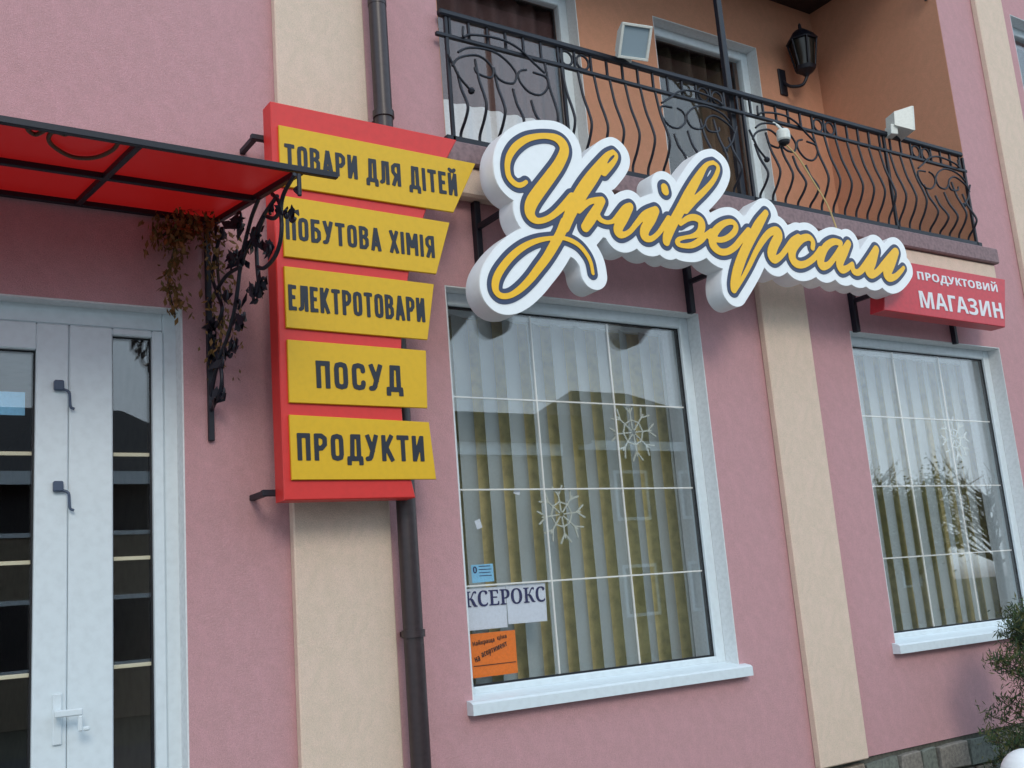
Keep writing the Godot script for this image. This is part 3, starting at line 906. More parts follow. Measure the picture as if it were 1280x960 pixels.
func snowflake(c: Vector2, r: float, label: String) -> void:
	var st := new_st()
	var strokes := []
	for k in 8:
		var a := TAU * k / 8.0 + 0.1
		var d := Vector2(cos(a), sin(a))
		var p := Vector2(-d.y, d.x)
		var t := 0.0033
		strokes.append([c.x + d.x * r * 0.1, c.y + d.y * r * 0.1, t, c.x + d.x * r * 0.85, c.y + d.y * r * 0.85, t, false])
		for s in [-1.0, 1.0]:
			var e = c + d * r * 0.72 + (d * 0.28 + p * s * 0.22) * r
			strokes.append([c.x + d.x * r * 0.68, c.y + d.y * r * 0.68, t, e.x, e.y, t * 1.3, false])
			var a2 := TAU * (k + 1) / 8.0 + 0.1
			if s > 0:
				strokes.append([c.x + d.x * r * 0.45, c.y + d.y * r * 0.45, t, c.x + cos(a2) * r * 0.45, c.y + sin(a2) * r * 0.45, t, false])
	pen_sheet(st, strokes, 0.0, 0.004, -0.1338, -0.1278)
	var o := part("snowflake_decoration", st, M.snow, self)
	tag(o, label, "decoration", "paper snowflakes on the windows")

func paper_sheet(x0: float, x1: float, y0: float, y1: float, z: float, tilt: float, curl: float) -> SurfaceTool:
	var st := new_st()
	var n := 8
	var c := Vector3((x0 + x1) * 0.5, (y0 + y1) * 0.5, 0)
	var b := Basis(Vector3(0, 0, 1), tilt)
	var pt := func(u: float, v: float, zz: float) -> Vector3:
		var p := Vector3(lerpf(x0, x1, u), lerpf(y0, y1, v), zz - curl * (0.5 - 0.5 * cos(u * 9.0)) * (1.0 - v))
		return c + b * (p - c)
	for i in n:
		for j in n:
			var q := []
			for k in [[0, 0], [1, 0], [1, 1], [0, 1]]:
				q.append(pt.call(float(i + k[0]) / n, float(j + k[1]) / n, z))
			quad(st, q[0], q[1], q[2], q[3], Vector3(0, 0, 1))
			var h := Vector3(0, 0, -0.0006)
			quad(st, q[0] + h, q[1] + h, q[2] + h, q[3] + h, Vector3(0, 0, -1))
	return st

func build_window_things() -> void:
	vertical_blind(2.3, 4.12, "grey vertical blind behind the window with the paper notices", -30.0)
	vertical_blind(5.1, 6.95, "grey vertical blind behind the window under the small red sign", -17.0)
	shelf_back(2.1, 4.75, "tan screen standing behind the blind of the window with notices")
	shelf_back(4.95, 7.9, "tan screen standing behind the blind under the small red sign")
	snowflake(Vector2(3.527, 2.409), 0.145, "larger lace snowflake decoration on the upper part of the glass with notices")
	snowflake(Vector2(3.03, 2.0), 0.135, "lace snowflake decoration hanging above the white copy-service notice")
	snowflake(Vector2(6.25, 2.43), 0.14, "lace snowflake decoration on the window under the small red sign")
	var z := -0.129
	var o := thing("copy_service_notice", "white two-sheet notice with blue lettering inside the window", "notice", Vector3(2.68, 1.51, z))
	var half := part("paper", paper_sheet(2.445, 2.68, 1.50, 1.682, z, 0.004, 0.006), M.paper, o)
	half = part("paper", paper_sheet(2.682, 2.9, 1.512, 1.686, z, -0.004, 0.006), M.paper, o)
	text_part("lettering", "КСЕРОКС", "Droid Serif", true, 2.462, 2.893, 1.60, 0.07, z + 0.0015, 0.001, M.ink_blue, o)
	o = thing("price_notice", "orange paper notice with slanted dark handwriting in window corner", "notice", Vector3(2.585, 1.3, z))
	part("paper", paper_sheet(2.462, 2.714, 1.297, 1.485, z, 0.004, 0.003), M.orange_paper, o)
	text_part("lettering", "Найкраща", "Droid Sans", true, 2.486, 2.60, 1.432, 0.026, z + 0.0015, 0.001, M.ink_dark, o, 0.10)
	text_part("lettering", "ціна", "Droid Sans", true, 2.615, 2.665, 1.447, 0.024, z + 0.0015, 0.001, M.ink_dark, o, 0.10)
	text_part("lettering", "на", "Droid Sans", true, 2.492, 2.518, 1.365, 0.022, z + 0.0015, 0.001, M.ink_dark, o, 0.26)
	text_part("lettering", "асортимент", "Droid Sans", true, 2.526, 2.668, 1.392, 0.028, z + 0.0015, 0.001, M.ink_dark, o, 0.28)
	part("underline", one_box(Vector3(2.484, 1.345, z + 0.001), Vector3(2.706, 1.348, z + 0.002)), M.ink_dark, o)
	o = thing("blue_card", "small light blue card stuck above the white notice", "notice", Vector3(2.56, 1.705, z))
	part("paper", paper_sheet(2.506, 2.622, 1.706, 1.785, z, 0.02, 0.0), M.blue_paper, o)
	text_part("symbol", "0", "Droid Sans", true, 2.514, 2.534, 1.747, 0.03, z + 0.0015, 0.001, M.ink_blue, o)
	for k in 4:
		var ly := 1.775 - k * 0.014
		part("print_line", one_box(Vector3(2.545, ly, z + 0.001), Vector3(2.605 + 0.006 * (k % 2), ly + 0.003, z + 0.0018)), M.ink_blue, o)
	tag(part("door_notice", paper_sheet(0.40, 0.66, 2.404, 2.49, -0.118, 0.0, 0.0), M.blue_paper, self), "pale blue paper stuck inside the glass of the door", "notice")
	tag(part("paper_scrap", paper_sheet(2.545, 2.575, 1.945, 1.985, -0.1286, 0.3, 0.0), M.paper, self), "torn white paper scrap stuck between the blue card and the snowflake", "scrap")
	tag(part("paper_scrap", paper_sheet(2.765, 2.80, 2.098, 2.122, -0.1286, -0.3, 0.0), M.paper, self), "tiny white paper scrap by the upright glazing bar above the snowflake", "scrap")

# ------------------------------------------------------------------ signs
func build_panel_sign() -> void:
	var o := thing("panel_sign", "tall red sign board carrying five yellow lettered panels on the pilaster", "sign", Vector3(1.8, 2.04, 0.2))
	var poly := PackedVector2Array()
	for p in [[1.49, 2.04], [2.042, 2.044], [2.026, 2.12], [2.012, 2.22], [2.004, 2.33], [2.002, 2.45], [2.008, 2.57], [2.02, 2.69], [2.04, 2.82], [2.069, 2.97], [2.11, 3.11], [2.167, 3.26], [2.23, 3.4], [2.3, 3.54], [2.355, 3.636], [1.49, 3.642]]:
		poly.append(Vector2(p[0], p[1]))
	var st := new_st()
	prism(st, poly, 0.165, 0.25, 0.004)
	part("board", st, M.sign_red, o)
	var rows := [
		[[1.517, 3.28], [2.305, 3.283], [2.437, 3.532], [1.517, 3.539], "ТОВАРИ ДЛЯ ДІТЕЙ", 1.536, 2.33, 3.36, 0.104],
		[[1.52, 2.989], [2.198, 2.991], [2.281, 3.232], [1.521, 3.24], "ПОБУТОВА ХІМІЯ", 1.53, 2.195, 3.06, 0.098],
		[[1.518, 2.702], [2.135, 2.698], [2.183, 2.944], [1.518, 2.949], "ЕЛЕКТРОТОВАРИ", 1.531, 2.128, 2.772, 0.104],
		[[1.519, 2.409], [2.114, 2.408], [2.124, 2.651], [1.52, 2.655], "ПОСУД", 1.631, 2.005, 2.47, 0.108],
		[[1.518, 2.115], [2.134, 2.116], [2.117, 2.35], [1.517, 2.362], "ПРОДУКТИ", 1.543, 2.085, 2.188, 0.104]]
	for r in rows:
		var q := PackedVector2Array()
		for k in 4:
			q.append(Vector2(r[k][0], r[k][1]))
		st = new_st()
		prism(st, q, 0.2515, 0.262, 0.002)
		var p := part("panel", st, M.sign_yellow, o)
		p.set_meta("label", "yellow panel reading " + String(r[4]))
		part("lettering", lettering(r[4], r[5], r[6], r[7], r[8], 0.2621, 0.264), M.letter_dark, p)
	for y in [2.08, 3.52]:
		st = new_st()
		box(st, Vector3(1.44, y - 0.012, 0.14), Vector3(2.0, y + 0.012, 0.164), 0.003)
		for x in [1.66, 1.95]:
			box(st, Vector3(x - 0.012, y - 0.011, 0.04), Vector3(x + 0.012, y + 0.011, 0.14), 0.002)
		box(st, Vector3(1.447, y - 0.011, 0.0), Vector3(1.469, y + 0.011, 0.14), 0.002)
		part("bracket", st, M.iron, o)

func script_strokes() -> Array:
	var o := []
	for s in SCRIPT_STROKES:
		var p := []
		for i in range(0, s.size(), 3):
			p.append(Vector3(s[i], s[i + 1], s[i + 2]))
		p = smooth_path(p, 5)
		for i in p.size() - 1:
			o.append([p[i].x, p[i].y, p[i].z, p[i + 1].x, p[i + 1].y, p[i + 1].z, false])
	return o

func build_script_sign() -> void:
	var o := thing("script_sign", "large white cut-out lightbox sign with yellow script lettering over the window", "sign", Vector3(3.7, 3.0, 0.3))
	var s := script_strokes()
	var sh := Vector2(0.010, 0.0)
	var body := s.duplicate()
	body.append([2.63, 3.55, 0.06, 2.72, 3.62, 0.04, false])   # the counter of the first letter is closed
	var st := new_st()
	pen_sheet(st, body, 0.068, 0.0055, 0.235, 0.344, sh)
	part("lightbox_body", st, M.return_grey, o)
	st = new_st()
	pen_sheet(st, body, 0.067, 0.0055, 0.3442, 0.349, sh)
	part("face", st, M.acrylic, o)
	st = new_st()
	pen_sheet(st, s, 0.0215, 0.0045, 0.3492, 0.3515, Vector2.ZERO, false)
	part("outline", st, M.script_dark, o)
	st = new_st()
	pen_sheet(st, s, 0.0, 0.0045, 0.3517, 0.3545, Vector2.ZERO, false)
	part("lettering", st, M.script_yellow, o)
	# uprights on the wall with stays to the back of the box
	for u in [[2.575, 3.045, 3.458, 3.33], [3.886, 3.03, 3.458, 3.2], [5.22, 3.03, 3.458, 3.22]]:
		st = new_st()
		box(st, Vector3(u[0] - 0.016, u[1], 0.001), Vector3(u[0] + 0.016, u[2], 0.04), 0.003)
		box(st, Vector3(u[0] - 0.012, u[3] - 0.012, 0.04), Vector3(u[0] + 0.012, u[3] + 0.012, 0.235), 0.002)
		part("upright", st, M.iron, o)

func build_small_sign() -> void:
	var o := thing("shop_sign", "small red box sign with white lettering under the balcony slab", "sign", Vector3(5.8, 3.1, 0.2))
	var poly := PackedVector2Array([Vector2(5.195, 3.1), Vector2(6.41, 3.094), Vector2(6.505, 3.425), Vector2(5.27, 3.428)])
	var st := new_st()
	prism(st, poly, 0.15, 0.25, 0.004)
	part("box_body", st, M.sign_pinkred, o)
	text_part("lettering", "ПРОДУКТОВИЙ", "Droid Sans", true, 5.562, 6.392, 3.312, 0.082, 0.2515, 0.003, M.letter_white, o)
	text_part("lettering", "МАГАЗИН", "Droid Sans", true, 5.548, 6.402, 3.147, 0.108, 0.2515, 0.003, M.letter_white, o)
	for x in [5.6, 6.2]:
		st = new_st()
		box(st, Vector3(x - 0.014, 3.025 if x > 6.0 else 3.17, 0.001), Vector3(x + 0.014, 3.458, 0.035), 0.003)
		box(st, Vector3(x - 0.012, 3.2, 0.035), Vector3(x + 0.012, 3.225, 0.15), 0.002)
		part("upright", st, M.iron, o)

# ------------------------------------------------------------------ downpipe and canopy
func build_downpipe() -> void:
	var o := thing("downpipe", "dark brown rainwater downpipe beside the beige pilaster", "pipe", Vector3(2.075, 0.3, 0.1))
	part("pipe_tube", one_tube([Vector3(2.075, 0.25, 0.1), Vector3(2.075, 4.45, 0.1)], 0.041, 20), M.pipe, o)
	part("pipe_tube", one_tube([Vector3(2.075, 4.3, 0.1), Vector3(2.075, 8.19, 0.1)], 0.043, 20), M.pipe, o)
	for y in [1.5, 3.75, 5.6]:
		var st := new_st()
		tube(st, [Vector3(2.075, y, 0.1), Vector3(2.075, y + 0.03, 0.1)], 0.048, 20)
		box(st, Vector3(2.066, y + 0.005, -0.01), Vector3(2.084, y + 0.025, 0.06))
		part("clamp", st, M.pipe, o)

func canopy_y(z: float) -> float:
	return 3.195 - 0.135 * z / 0.9

func bar(st: SurfaceTool, a: Vector3, b: Vector3, w: float, h: float) -> void:
	var d := (b - a).normalized()
	var side := d.cross(Vector3.UP).normalized()
	var up := side.cross(d)
	boxt(st, Transform3D(Basis(side, up, -d), (a + b) * 0.5), Vector3(w, h, a.distance_to(b)), 0.002)

func build_canopy() -> void:
	var o := thing("door_canopy", "red translucent door canopy on a dark wrought iron frame", "canopy", Vector3(0.4, 3.1, 0.4))
	var xs := [-0.95, -0.07, 0.81, 1.335]
	for i in 3:
		var st := new_st()
		var x0: float = xs[i] + (0.002 if i > 0 else 0.0)
		var x1: float = xs[i + 1] - (0.002 if i < 2 else 0.0)
		var e := 0.0125
		var a := Vector3(x0, canopy_y(0.002) + e, 0.002)
		var b := Vector3(x1, canopy_y(0.002) + e, 0.002)
		var c := Vector3(x1, canopy_y(0.905) + e, 0.905)
		var d := Vector3(x0, canopy_y(0.905) + e, 0.905)
		quad(st, a, b, c, d, Vector3(0, 0.99, 0.15))
		part("roof_panel", st, M.polycarbonate, o)
	for z in [0.015, 0.45, 0.9]:
		var st := new_st()
		var w := 0.02
		bar(st, Vector3(-0.98, canopy_y(z), z), Vector3(1.46 if z > 0.8 else 1.345, canopy_y(z), z), w, 0.022)
		part("cross_bar", st, M.iron, o)
	for x in xs:
		for k in 2:
			var st := new_st()
			var za: float = [0.028, 0.463][k]
			var zb: float = [0.437, 0.885][k]
			bar(st, Vector3(x, canopy_y(za), za), Vector3(x, canopy_y(zb), zb), 0.022, 0.022)
			part("rafter", st, M.iron, o)
	for s in CANOPY_SCROLLS:
		var p := []
		for i in range(0, s.size(), 3):
			p.append(Vector3(s[i], canopy_y(clampf(s[i + 2], 0.06, 0.885)) + 0.002, clampf(s[i + 2], 0.06, 0.885)))
		part("scroll", one_tube(smooth_path(p, 6), 0.007, 7), M.bronze, o)
	canopy_bracket(o, 1.3)
	canopy_bracket(o, -0.9)

func canopy_bracket(o: Node3D, x: float) -> void:
	var b := Node3D.new()
	b.name = "bracket"
	o.add_child(b, true)
	b.position = Vector3(x, 2.3, 0.02) - o.position
	var st := new_st()
	box(st, Vector3(x - 0.011, 2.3, 0.001), Vector3(x + 0.011, 3.175, 0.02), 0.002)
	part("wall_bar", st, M.iron, b)
	for s in BRACKET_CURVES:
		var p := []
		for i in range(0, s.size(), 2):
			p.append(Vector3(x, s[i + 1], clampf(s[i], 0.012, 0.95)))
		part("scroll", one_tube(smooth_path(p, 5), 0.0075, 7), M.iron, b)
	for i in range(0, BRACKET_LEAVES.size(), 2):
		# a tight curl of thin bar beside each leaf group
		var curl := []
		var cr := rng.randf_range(0.018, 0.034)
		var ca := rng.randf() * TAU
		var cs := 1.0 if i % 4 == 0 else -1.0
		for q in 13:
			var ang := ca + cs * q / 12.0 * 4.6
			var rad := cr * (1.0 - 0.62 * q / 12.0)
			curl.append(Vector3(x + 0.004, BRACKET_LEAVES[i + 1] + sin(ang) * rad, clampf(BRACKET_LEAVES[i], 0.04, 0.9) + cos(ang) * rad))
		part("scroll", one_tube(curl, 0.0055, 6), M.iron, b)
		for k in 3:
			var c := Vector3(x + rng.randf_range(-0.02, 0.02), BRACKET_LEAVES[i + 1] + rng.randf_range(-0.015, 0.015), clampf(BRACKET_LEAVES[i], 0.03, 0.9) + rng.randf_range(-0.02, 0.02))
			var t := Transform3D(Basis.from_euler(Vector3(rng.randf_range(-3, 3), rng.randf_range(-0.7, 0.7), rng.randf_range(-0.5, 0.5))), c)
			st = new_st()
			var l := rng.randf_range(0.02, 0.04)
			var w := l * 0.5
			var nrm := t.basis.x
			var pts := [Vector3(0, -l, 0), Vector3(0.006, -l * 0.3, w), Vector3(0, l, 0), Vector3(0.006, -l * 0.3, -w)]
			var mid := t * Vector3(-0.006, 0, 0)
			for q in 4:
				tri(st, mid, t * pts[q], t * pts[(q + 1) % 4], nrm)
				tri(st, mid + nrm * 0.004, t * pts[q], t * pts[(q + 1) % 4], nrm)
			part("leaf", st, M.iron, b)

func leaf_cloud(pts: Array, mats: Array, parent: Node3D, called: String, size: Vector2, droop: Vector3, spread: float, thin := 0.22) -> void:
	var sts := []
	for k in mats.size():
		sts.append(new_st())
	for p in pts:
		var st: SurfaceTool = sts[rng.randi() % mats.size()]
		var d := (droop + Vector3(rng.randf_range(-1, 1), rng.randf_range(-1, 1), rng.randf_range(-1, 1)) * spread).normalized()
		var s := d.cross(Vector3(rng.randf_range(-1, 1), rng.randf_range(-1, 1), rng.randf_range(-1, 1))).normalized()
		var n := d.cross(s)
		var l := rng.randf_range(size.x, size.y)
		var w := l * thin
		tri(st, p, p + d * l * 0.5 + s * w, p + d * l, n)
		tri(st, p, p + d * l * 0.5 - s * w, p + d * l, n)
	for k in mats.size():
		var o := part(called, sts[k], mats[k], parent)
		o.set_meta("kind", "stuff")

func build_garland() -> void:
	var o := thing("dried_garland", "dried brown leafy garland hanging at the top of the canopy bracket", "garland", Vector3(1.27, 3.15, 0.06))
	var stem := [Vector3(1.12, 3.1, 0.03), Vector3(1.2, 3.15, 0.07), Vector3(1.3, 3.1, 0.1), Vector3(1.31, 2.95, 0.1), Vector3(1.33, 2.75, 0.08), Vector3(1.31, 2.6, 0.05)]
	part("stem", one_tube(smooth_path(stem, 5), 0.006, 6), M.bark, o)
	var side := [Vector3(1.18, 3.14, 0.06), Vector3(1.15, 3.03, 0.07), Vector3(1.13, 2.9, 0.06), Vector3(1.16, 2.78, 0.04)]
	part("stem", one_tube(smooth_path(side, 5), 0.004, 6), M.bark, o)
	var pts := []
	for i in 900:
		var path := stem if i % 4 > 0 else side
		var u := rng.randf() * (path.size() - 1)
		if i % 4 > 0:
			u = pow(rng.randf(), 1.9) * (path.size() - 1)
		var k := int(u)
		var p: Vector3 = path[k].lerp(path[mini(k + 1, path.size() - 1)], u - k)
		var sp := 0.04 if i % 4 > 0 else 0.02
		pts.append(p + Vector3(clampf(rng.randfn(0, sp), -0.08, 0.08), clampf(rng.randfn(0, sp), -0.08, 0.08), absf(rng.randfn(0, 0.03))))
	leaf_cloud(pts, M.dry, o, "leaf_cluster", Vector2(0.018, 0.042), Vector3(0, -0.8, 0.1), 0.7)

# ------------------------------------------------------------------ balcony
func baluster_path(x: float, y0: float, y1: float) -> Array:
	# leans out from the second rail to a belly and curls back to the foot rail
	var h := y1 - y0
	return smooth_path([Vector3(x, y1, 0.045), Vector3(x, y0 + h * 0.72, 0.068), Vector3(x, y0 + h * 0.5, 0.102), Vector3(x, y0 + h * 0.36, 0.114), Vector3(x, y0 + h * 0.22, 0.085), Vector3(x, y0 + h * 0.09, 0.04), Vector3(x, y0, 0.032)], 4)

func build_railing() -> void:
	var o := thing("balcony_railing", "wrought iron balcony railing with bellied balusters and scrolls", "railing", Vector3(4.55, 3.73, 0.04))
	var x0 := 2.43
	var x1 := 6.62
	part("handrail", one_box(Vector3(x0, 4.38, 0.024), Vector3(x1 - 0.03, 4.414, 0.062), 0.008), M.iron, o)
	part("middle_rail", one_box(Vector3(x0 - 0.02, 4.27, 0.032), Vector3(x1, 4.29, 0.053), 0.003), M.iron, o)
	part("foot_rail", one_box(Vector3(x0, 3.735, 0.016), Vector3(x1 + 0.03, 3.765, 0.05), 0.003), M.iron, o)
	for x in [2.47, 3.155, 4.46, 5.75, 6.6]:
		var post := one_box(Vector3(x - 0.009, 3.711, 0.03), Vector3(x + 0.009, 4.381, 0.05), 0.003)
		part("post", post, M.iron, o)
	part("tall_post", one_box(Vector3(4.39, 3.69, -0.02), Vector3(4.43, 6.12, 0.015), 0.004), M.iron, o)
	# short uprights and rings between the two upper rails
	var x := x0 + 0.06
	var k := 0
	while x < x1 - 0.05:
		part("upright", one_box(Vector3(x - 0.006, 4.29, 0.036), Vector3(x + 0.006, 4.381, 0.049), 0.001), M.iron, o)
		if k % 9 in [6, 7]:
			var ring := []
			for q in 15:
				ring.append(Vector3(x + 0.053 + 0.04 * cos(TAU * q / 14.0), 4.332 + 0.04 * sin(TAU * q / 14.0), 0.042))
			part("ring", one_tube(ring, 0.007, 6), M.iron, o)
		x += 0.107
		k += 1
	# balusters; under the scroll work they start lower
	var scrolls := [[2.45, 1.0], [4.38, -1.0], [4.46, 1.0], [6.62, -1.0]]
	x = x0 + 0.085
	while x < x1 - 0.01:
		var top := 4.266
		for s in scrolls:
			var u: float = (x - s[0]) * s[1]
			if u > 0.0 and u < 0.58:
				top = [4.1, 4.19, 4.17, 4.08, 4.04, 4.1][clampi(int(u / 0.1), 0, 5)]
		if absf(x - 4.42) > 0.04:
			part("baluster", one_tube(baluster_path(x, 3.764, top), 0.0075, 7), M.iron, o)
		x += 0.1055
	for s in scrolls:
		for q in RAIL_SCROLLS:
			var p := []
			for i in range(0, q.size(), 2):
				p.append(Vector3(s[0] + s[1] * q[i], 3.73 + q[i + 1], 0.06))
			part("scroll", one_tube(smooth_path(p, 5), 0.0065, 7), M.iron, o)
		var st := new_st()
		var e: Array = RAIL_SCROLLS[3]
		var c := Vector3(s[0] + s[1] * e[e.size() - 2], 3.73 + e[e.size() - 1], 0.06)
		lathe(st, [Vector2(0.0, -0.02), Vector2(0.014, -0.012), Vector2(0.018, 0.0), Vector2(0.012, 0.012), Vector2(0.0, 0.018)], c, 8)
		part("bud", st, M.iron, o)
	# hanging iron ornament in the upper corner of the opening
	o = thing("iron_ornament", "small wrought iron ornament under the balcony ceiling corner", "ornament", Vector3(6.6, 5.95, -0.05))
	part("scroll", one_tube(smooth_path([Vector3(6.66, 6.12, -0.06), Vector3(6.65, 5.9, -0.06), Vector3(6.66, 5.66, -0.06)], 4), 0.011, 6), M.iron, o)
	part("scroll", one_tube(smooth_path([Vector3(6.32, 6.11, -0.06), Vector3(6.46, 6.0, -0.06), Vector3(6.58, 5.88, -0.06), Vector3(6.65, 5.7, -0.06)], 4), 0.011, 6), M.iron, o)
	part("scroll", one_tube(smooth_path([Vector3(6.4, 6.06, -0.06), Vector3(6.52, 6.07, -0.06), Vector3(6.56, 5.98, -0.06), Vector3(6.5, 5.96, -0.06)], 4), 0.009, 6), M.iron, o)

func floodlight(called_label: String, at: Vector3, turn: float, pitch: float, w: float, h: float) -> void:
	var o := thing("floodlight", called_label, "floodlight", at, "floodlights on the balcony railing")
	var t := Transform3D(Basis(Vector3.UP, turn) * Basis(Vector3.RIGHT, pitch), at)
	var st := new_st()
	# tapered housing
	var fr := [Vector3(-w, -h, 0.05), Vector3(w, -h, 0.05), Vector3(w, h, 0.05), Vector3(-w, h, 0.05)]
	var bk := [Vector3(-w * 0.6, -h * 0.55, -0.06), Vector3(w * 0.6, -h * 0.55, -0.06), Vector3(w * 0.6, h * 0.55, -0.06), Vector3(-w * 0.6, h * 0.55, -0.06)]
	for i in 4:
		var j := (i + 1) % 4
		var mid: Vector3 = (fr[i] + fr[j]) * 0.5
		quad(st, t * fr[i], t * fr[j], t * bk[j], t * bk[i], (t.basis * Vector3(mid.x, mid.y, -0.02)).normalized())
	quad(st, t * bk[0], t * bk[1], t * bk[2], t * bk[3], t.basis * Vector3(0, 0, -1))
	part("housing", st, M.lamp_body, o)
	st = new_st()
	for q in [[-w, -h, w, -h + 0.014], [-w, h - 0.014, w, h], [-w, -h + 0.014, -w + 0.014, h - 0.014], [w - 0.014, -h + 0.014, w, h - 0.014]]:
		boxt(st, t * Transform3D(Basis(), Vector3((q[0] + q[2]) * 0.5, (q[1] + q[3]) * 0.5, 0.056)), Vector3(q[2] - q[0], q[3] - q[1], 0.014), 0.002)
	part("rim", st, M.lamp_body, o)
	st = new_st()
	boxt(st, t * Transform3D(Basis(), Vector3(0, 0, 0.05)), Vector3(w * 2 - 0.03, h * 2 - 0.03, 0.004))
	part("lens", st, M.lamp_lens, o)
	st = new_st()
	boxt(st, t * Transform3D(Basis(), Vector3(0, -h * 0.8, -0.055)), Vector3(w * 0.9, 0.07, 0.05), 0.004)
	var foot := Vector3(at.x, 4.414, 0.043)
	tube(st, [t * Vector3(0, -h * 0.7, -0.05), foot + Vector3(0, 0.03, 0), foot], 0.012, 8)
	box(st, foot + Vector3(-0.03, -0.002, -0.025), foot + Vector3(0.03, 0.008, 0.025), 0.002)
	part("mount", st, M.lamp_body, o)

func curtain(called: String, label: String, x0: float, x1: float, y0: float, y1: float, z: float, fold: float, amp: float, m: Material) -> void:
	var st := new_st()
	var n := int((x1 - x0) / fold * 8.0)
	for i in n:
		var xa := lerpf(x0, x1, float(i) / n)
		var xb := lerpf(x0, x1, float(i + 1) / n)
		var q := []
		for xx in [xa, xb]:
			var ph: float = xx / fold * TAU
			q.append([Vector3(xx, 0, z + amp * sin(ph) + amp * 0.4 * sin(ph * 0.37 + 1.0)), Vector3(-amp * TAU / fold * cos(ph), 0, 1).normalized()])
		quad_s(st, q[0][0] + Vector3(0, y0, 0), q[1][0] + Vector3(0, y0, 0), q[1][0] + Vector3(0, y1, 0), q[0][0] + Vector3(0, y1, 0), q[0][1], q[1][1], q[1][1], q[0][1])
	tag(part(called, st, m, self), label, "curtain")

func build_balcony_things() -> void:
	floodlight("square white floodlight facing outward above the tall letters of the script sign", Vector3(3.56, 4.47, 0.13), -0.2, 0.5, 0.09, 0.09)
	floodlight("white floodlight turned sideways on the railing near the far column", Vector3(5.85, 4.47, 0.10), 1.2, 0.1, 0.085, 0.085)
	var o := thing("security_camera", "small white security camera fixed to the railing scrolls", "camera", Vector3(4.71, 4.15, 0.1))
	var st := new_st()
	lathe(st, [Vector2(0.0, 0.035), Vector2(0.034, 0.033), Vector2(0.04, 0.02), Vector2(0.04, -0.025), Vector2(0.034, -0.034)], Vector3(4.71, 4.165, 0.1), 16)
	part("housing", st, M.lamp_body, o)
	st = new_st()
	lathe(st, [Vector2(0.034, -0.034), Vector2(0.03, -0.05), Vector2(0.015, -0.062), Vector2(0.0, -0.065)], Vector3(4.71, 4.165, 0.1), 16)
	part("dome", st, M.seal, o)
	st = new_st()
	tube(st, [Vector3(4.71, 4.195, 0.1), Vector3(4.71, 4.24, 0.07), Vector3(4.70, 4.268, 0.045)], 0.008, 6)
	part("arm", st, M.lamp_body, o)
	tag(part("cable", one_tube(smooth_path([Vector3(4.715, 4.10, 0.11), Vector3(4.73, 4.0, 0.17), Vector3(4.76, 3.85, 0.22), Vector3(4.80, 3.68, 0.27), Vector3(4.83, 3.5, 0.29), Vector3(4.84, 3.36, 0.29)], 4), 0.0045, 6), M.rope, self), "thin pale cable running from the security camera to the script sign", "cable")
	# lantern on the back wall
	o = thing("wall_lantern", "dark iron hexagonal lantern on the orange balcony wall", "lantern", Vector3(6.3, 5.35, -0.95))
	var c := Vector3(6.32, 5.6, -0.93)
	st = new_st()
	lathe(st, [Vector2(0.0, 0.26), Vector2(0.012, 0.24), Vector2(0.014, 0.2), Vector2(0.05, 0.185), Vector2(0.09, 0.15), Vector2(0.125, 0.10), Vector2(0.12, 0.09), Vector2(0.0, 0.095)], c, 6)
	part("cap", st, M.iron, o)
	st = new_st()
	for q in 6:
		var a := TAU * q / 6.0
		tube(st, [c + Vector3(cos(a) * 0.112, 0.095, sin(a) * 0.112), c + Vector3(cos(a) * 0.075, -0.12, sin(a) * 0.075)], 0.009, 6)
	part("cage", st, M.iron, o)
	st = new_st()
	lathe(st, [Vector2(0.10, 0.09), Vector2(0.066, -0.115)], c, 6)
	part("lamp_glass", st, M.lantern_glass, o)
	st = new_st()
	lathe(st, [Vector2(0.0, -0.115), Vector2(0.085, -0.12), Vector2(0.075, -0.15), Vector2(0.03, -0.18), Vector2(0.0, -0.22)], c, 6)
	part("base", st, M.iron, o)
	st = new_st()
	tube(st, smooth_path([c + Vector3(0, -0.2, 0), c + Vector3(-0.03, -0.26, -0.03), c + Vector3(-0.08, -0.25, -0.1), c + Vector3(-0.09, -0.18, -0.165)], 5), 0.013, 7)
	box(st, c + Vector3(-0.13, -0.3, -0.171), c + Vector3(-0.05, -0.08, -0.155), 0.004)
	part("wall_arm", st, M.iron, o)
	curtain("window_curtain", "brownish folded curtain in the upper half of the balcony window", 3.0, 4.2, 4.7, 5.62, -1.36, 0.16, 0.022, M.curtain_brown)
	curtain("window_curtain", "white half-height curtain in the lower part of the balcony window", 3.0, 4.2, 3.76, 4.74, -1.31, 0.13, 0.014, M.curtain_white)
	curtain("door_curtain", "dark olive pleated curtain behind the balcony door", 4.97, 5.95, 3.76, 5.62, -1.38, 0.17, 0.045, M.curtain_olive)
	# folded drying frame with cloth leaning by the door
	st = new_st()
	prism(st, PackedVector2Array([Vector2(4.70, 3.69), Vector2(5.12, 3.69), Vector2(5.1, 4.05), Vector2(5.03, 4.46), Vector2(4.98, 4.52)]), -0.98, -0.965, 0.0)
	tag(part("draped_cloth", st, M.curtain_white, self), "white cloth hanging in a slant in front of the balcony door", "cloth")

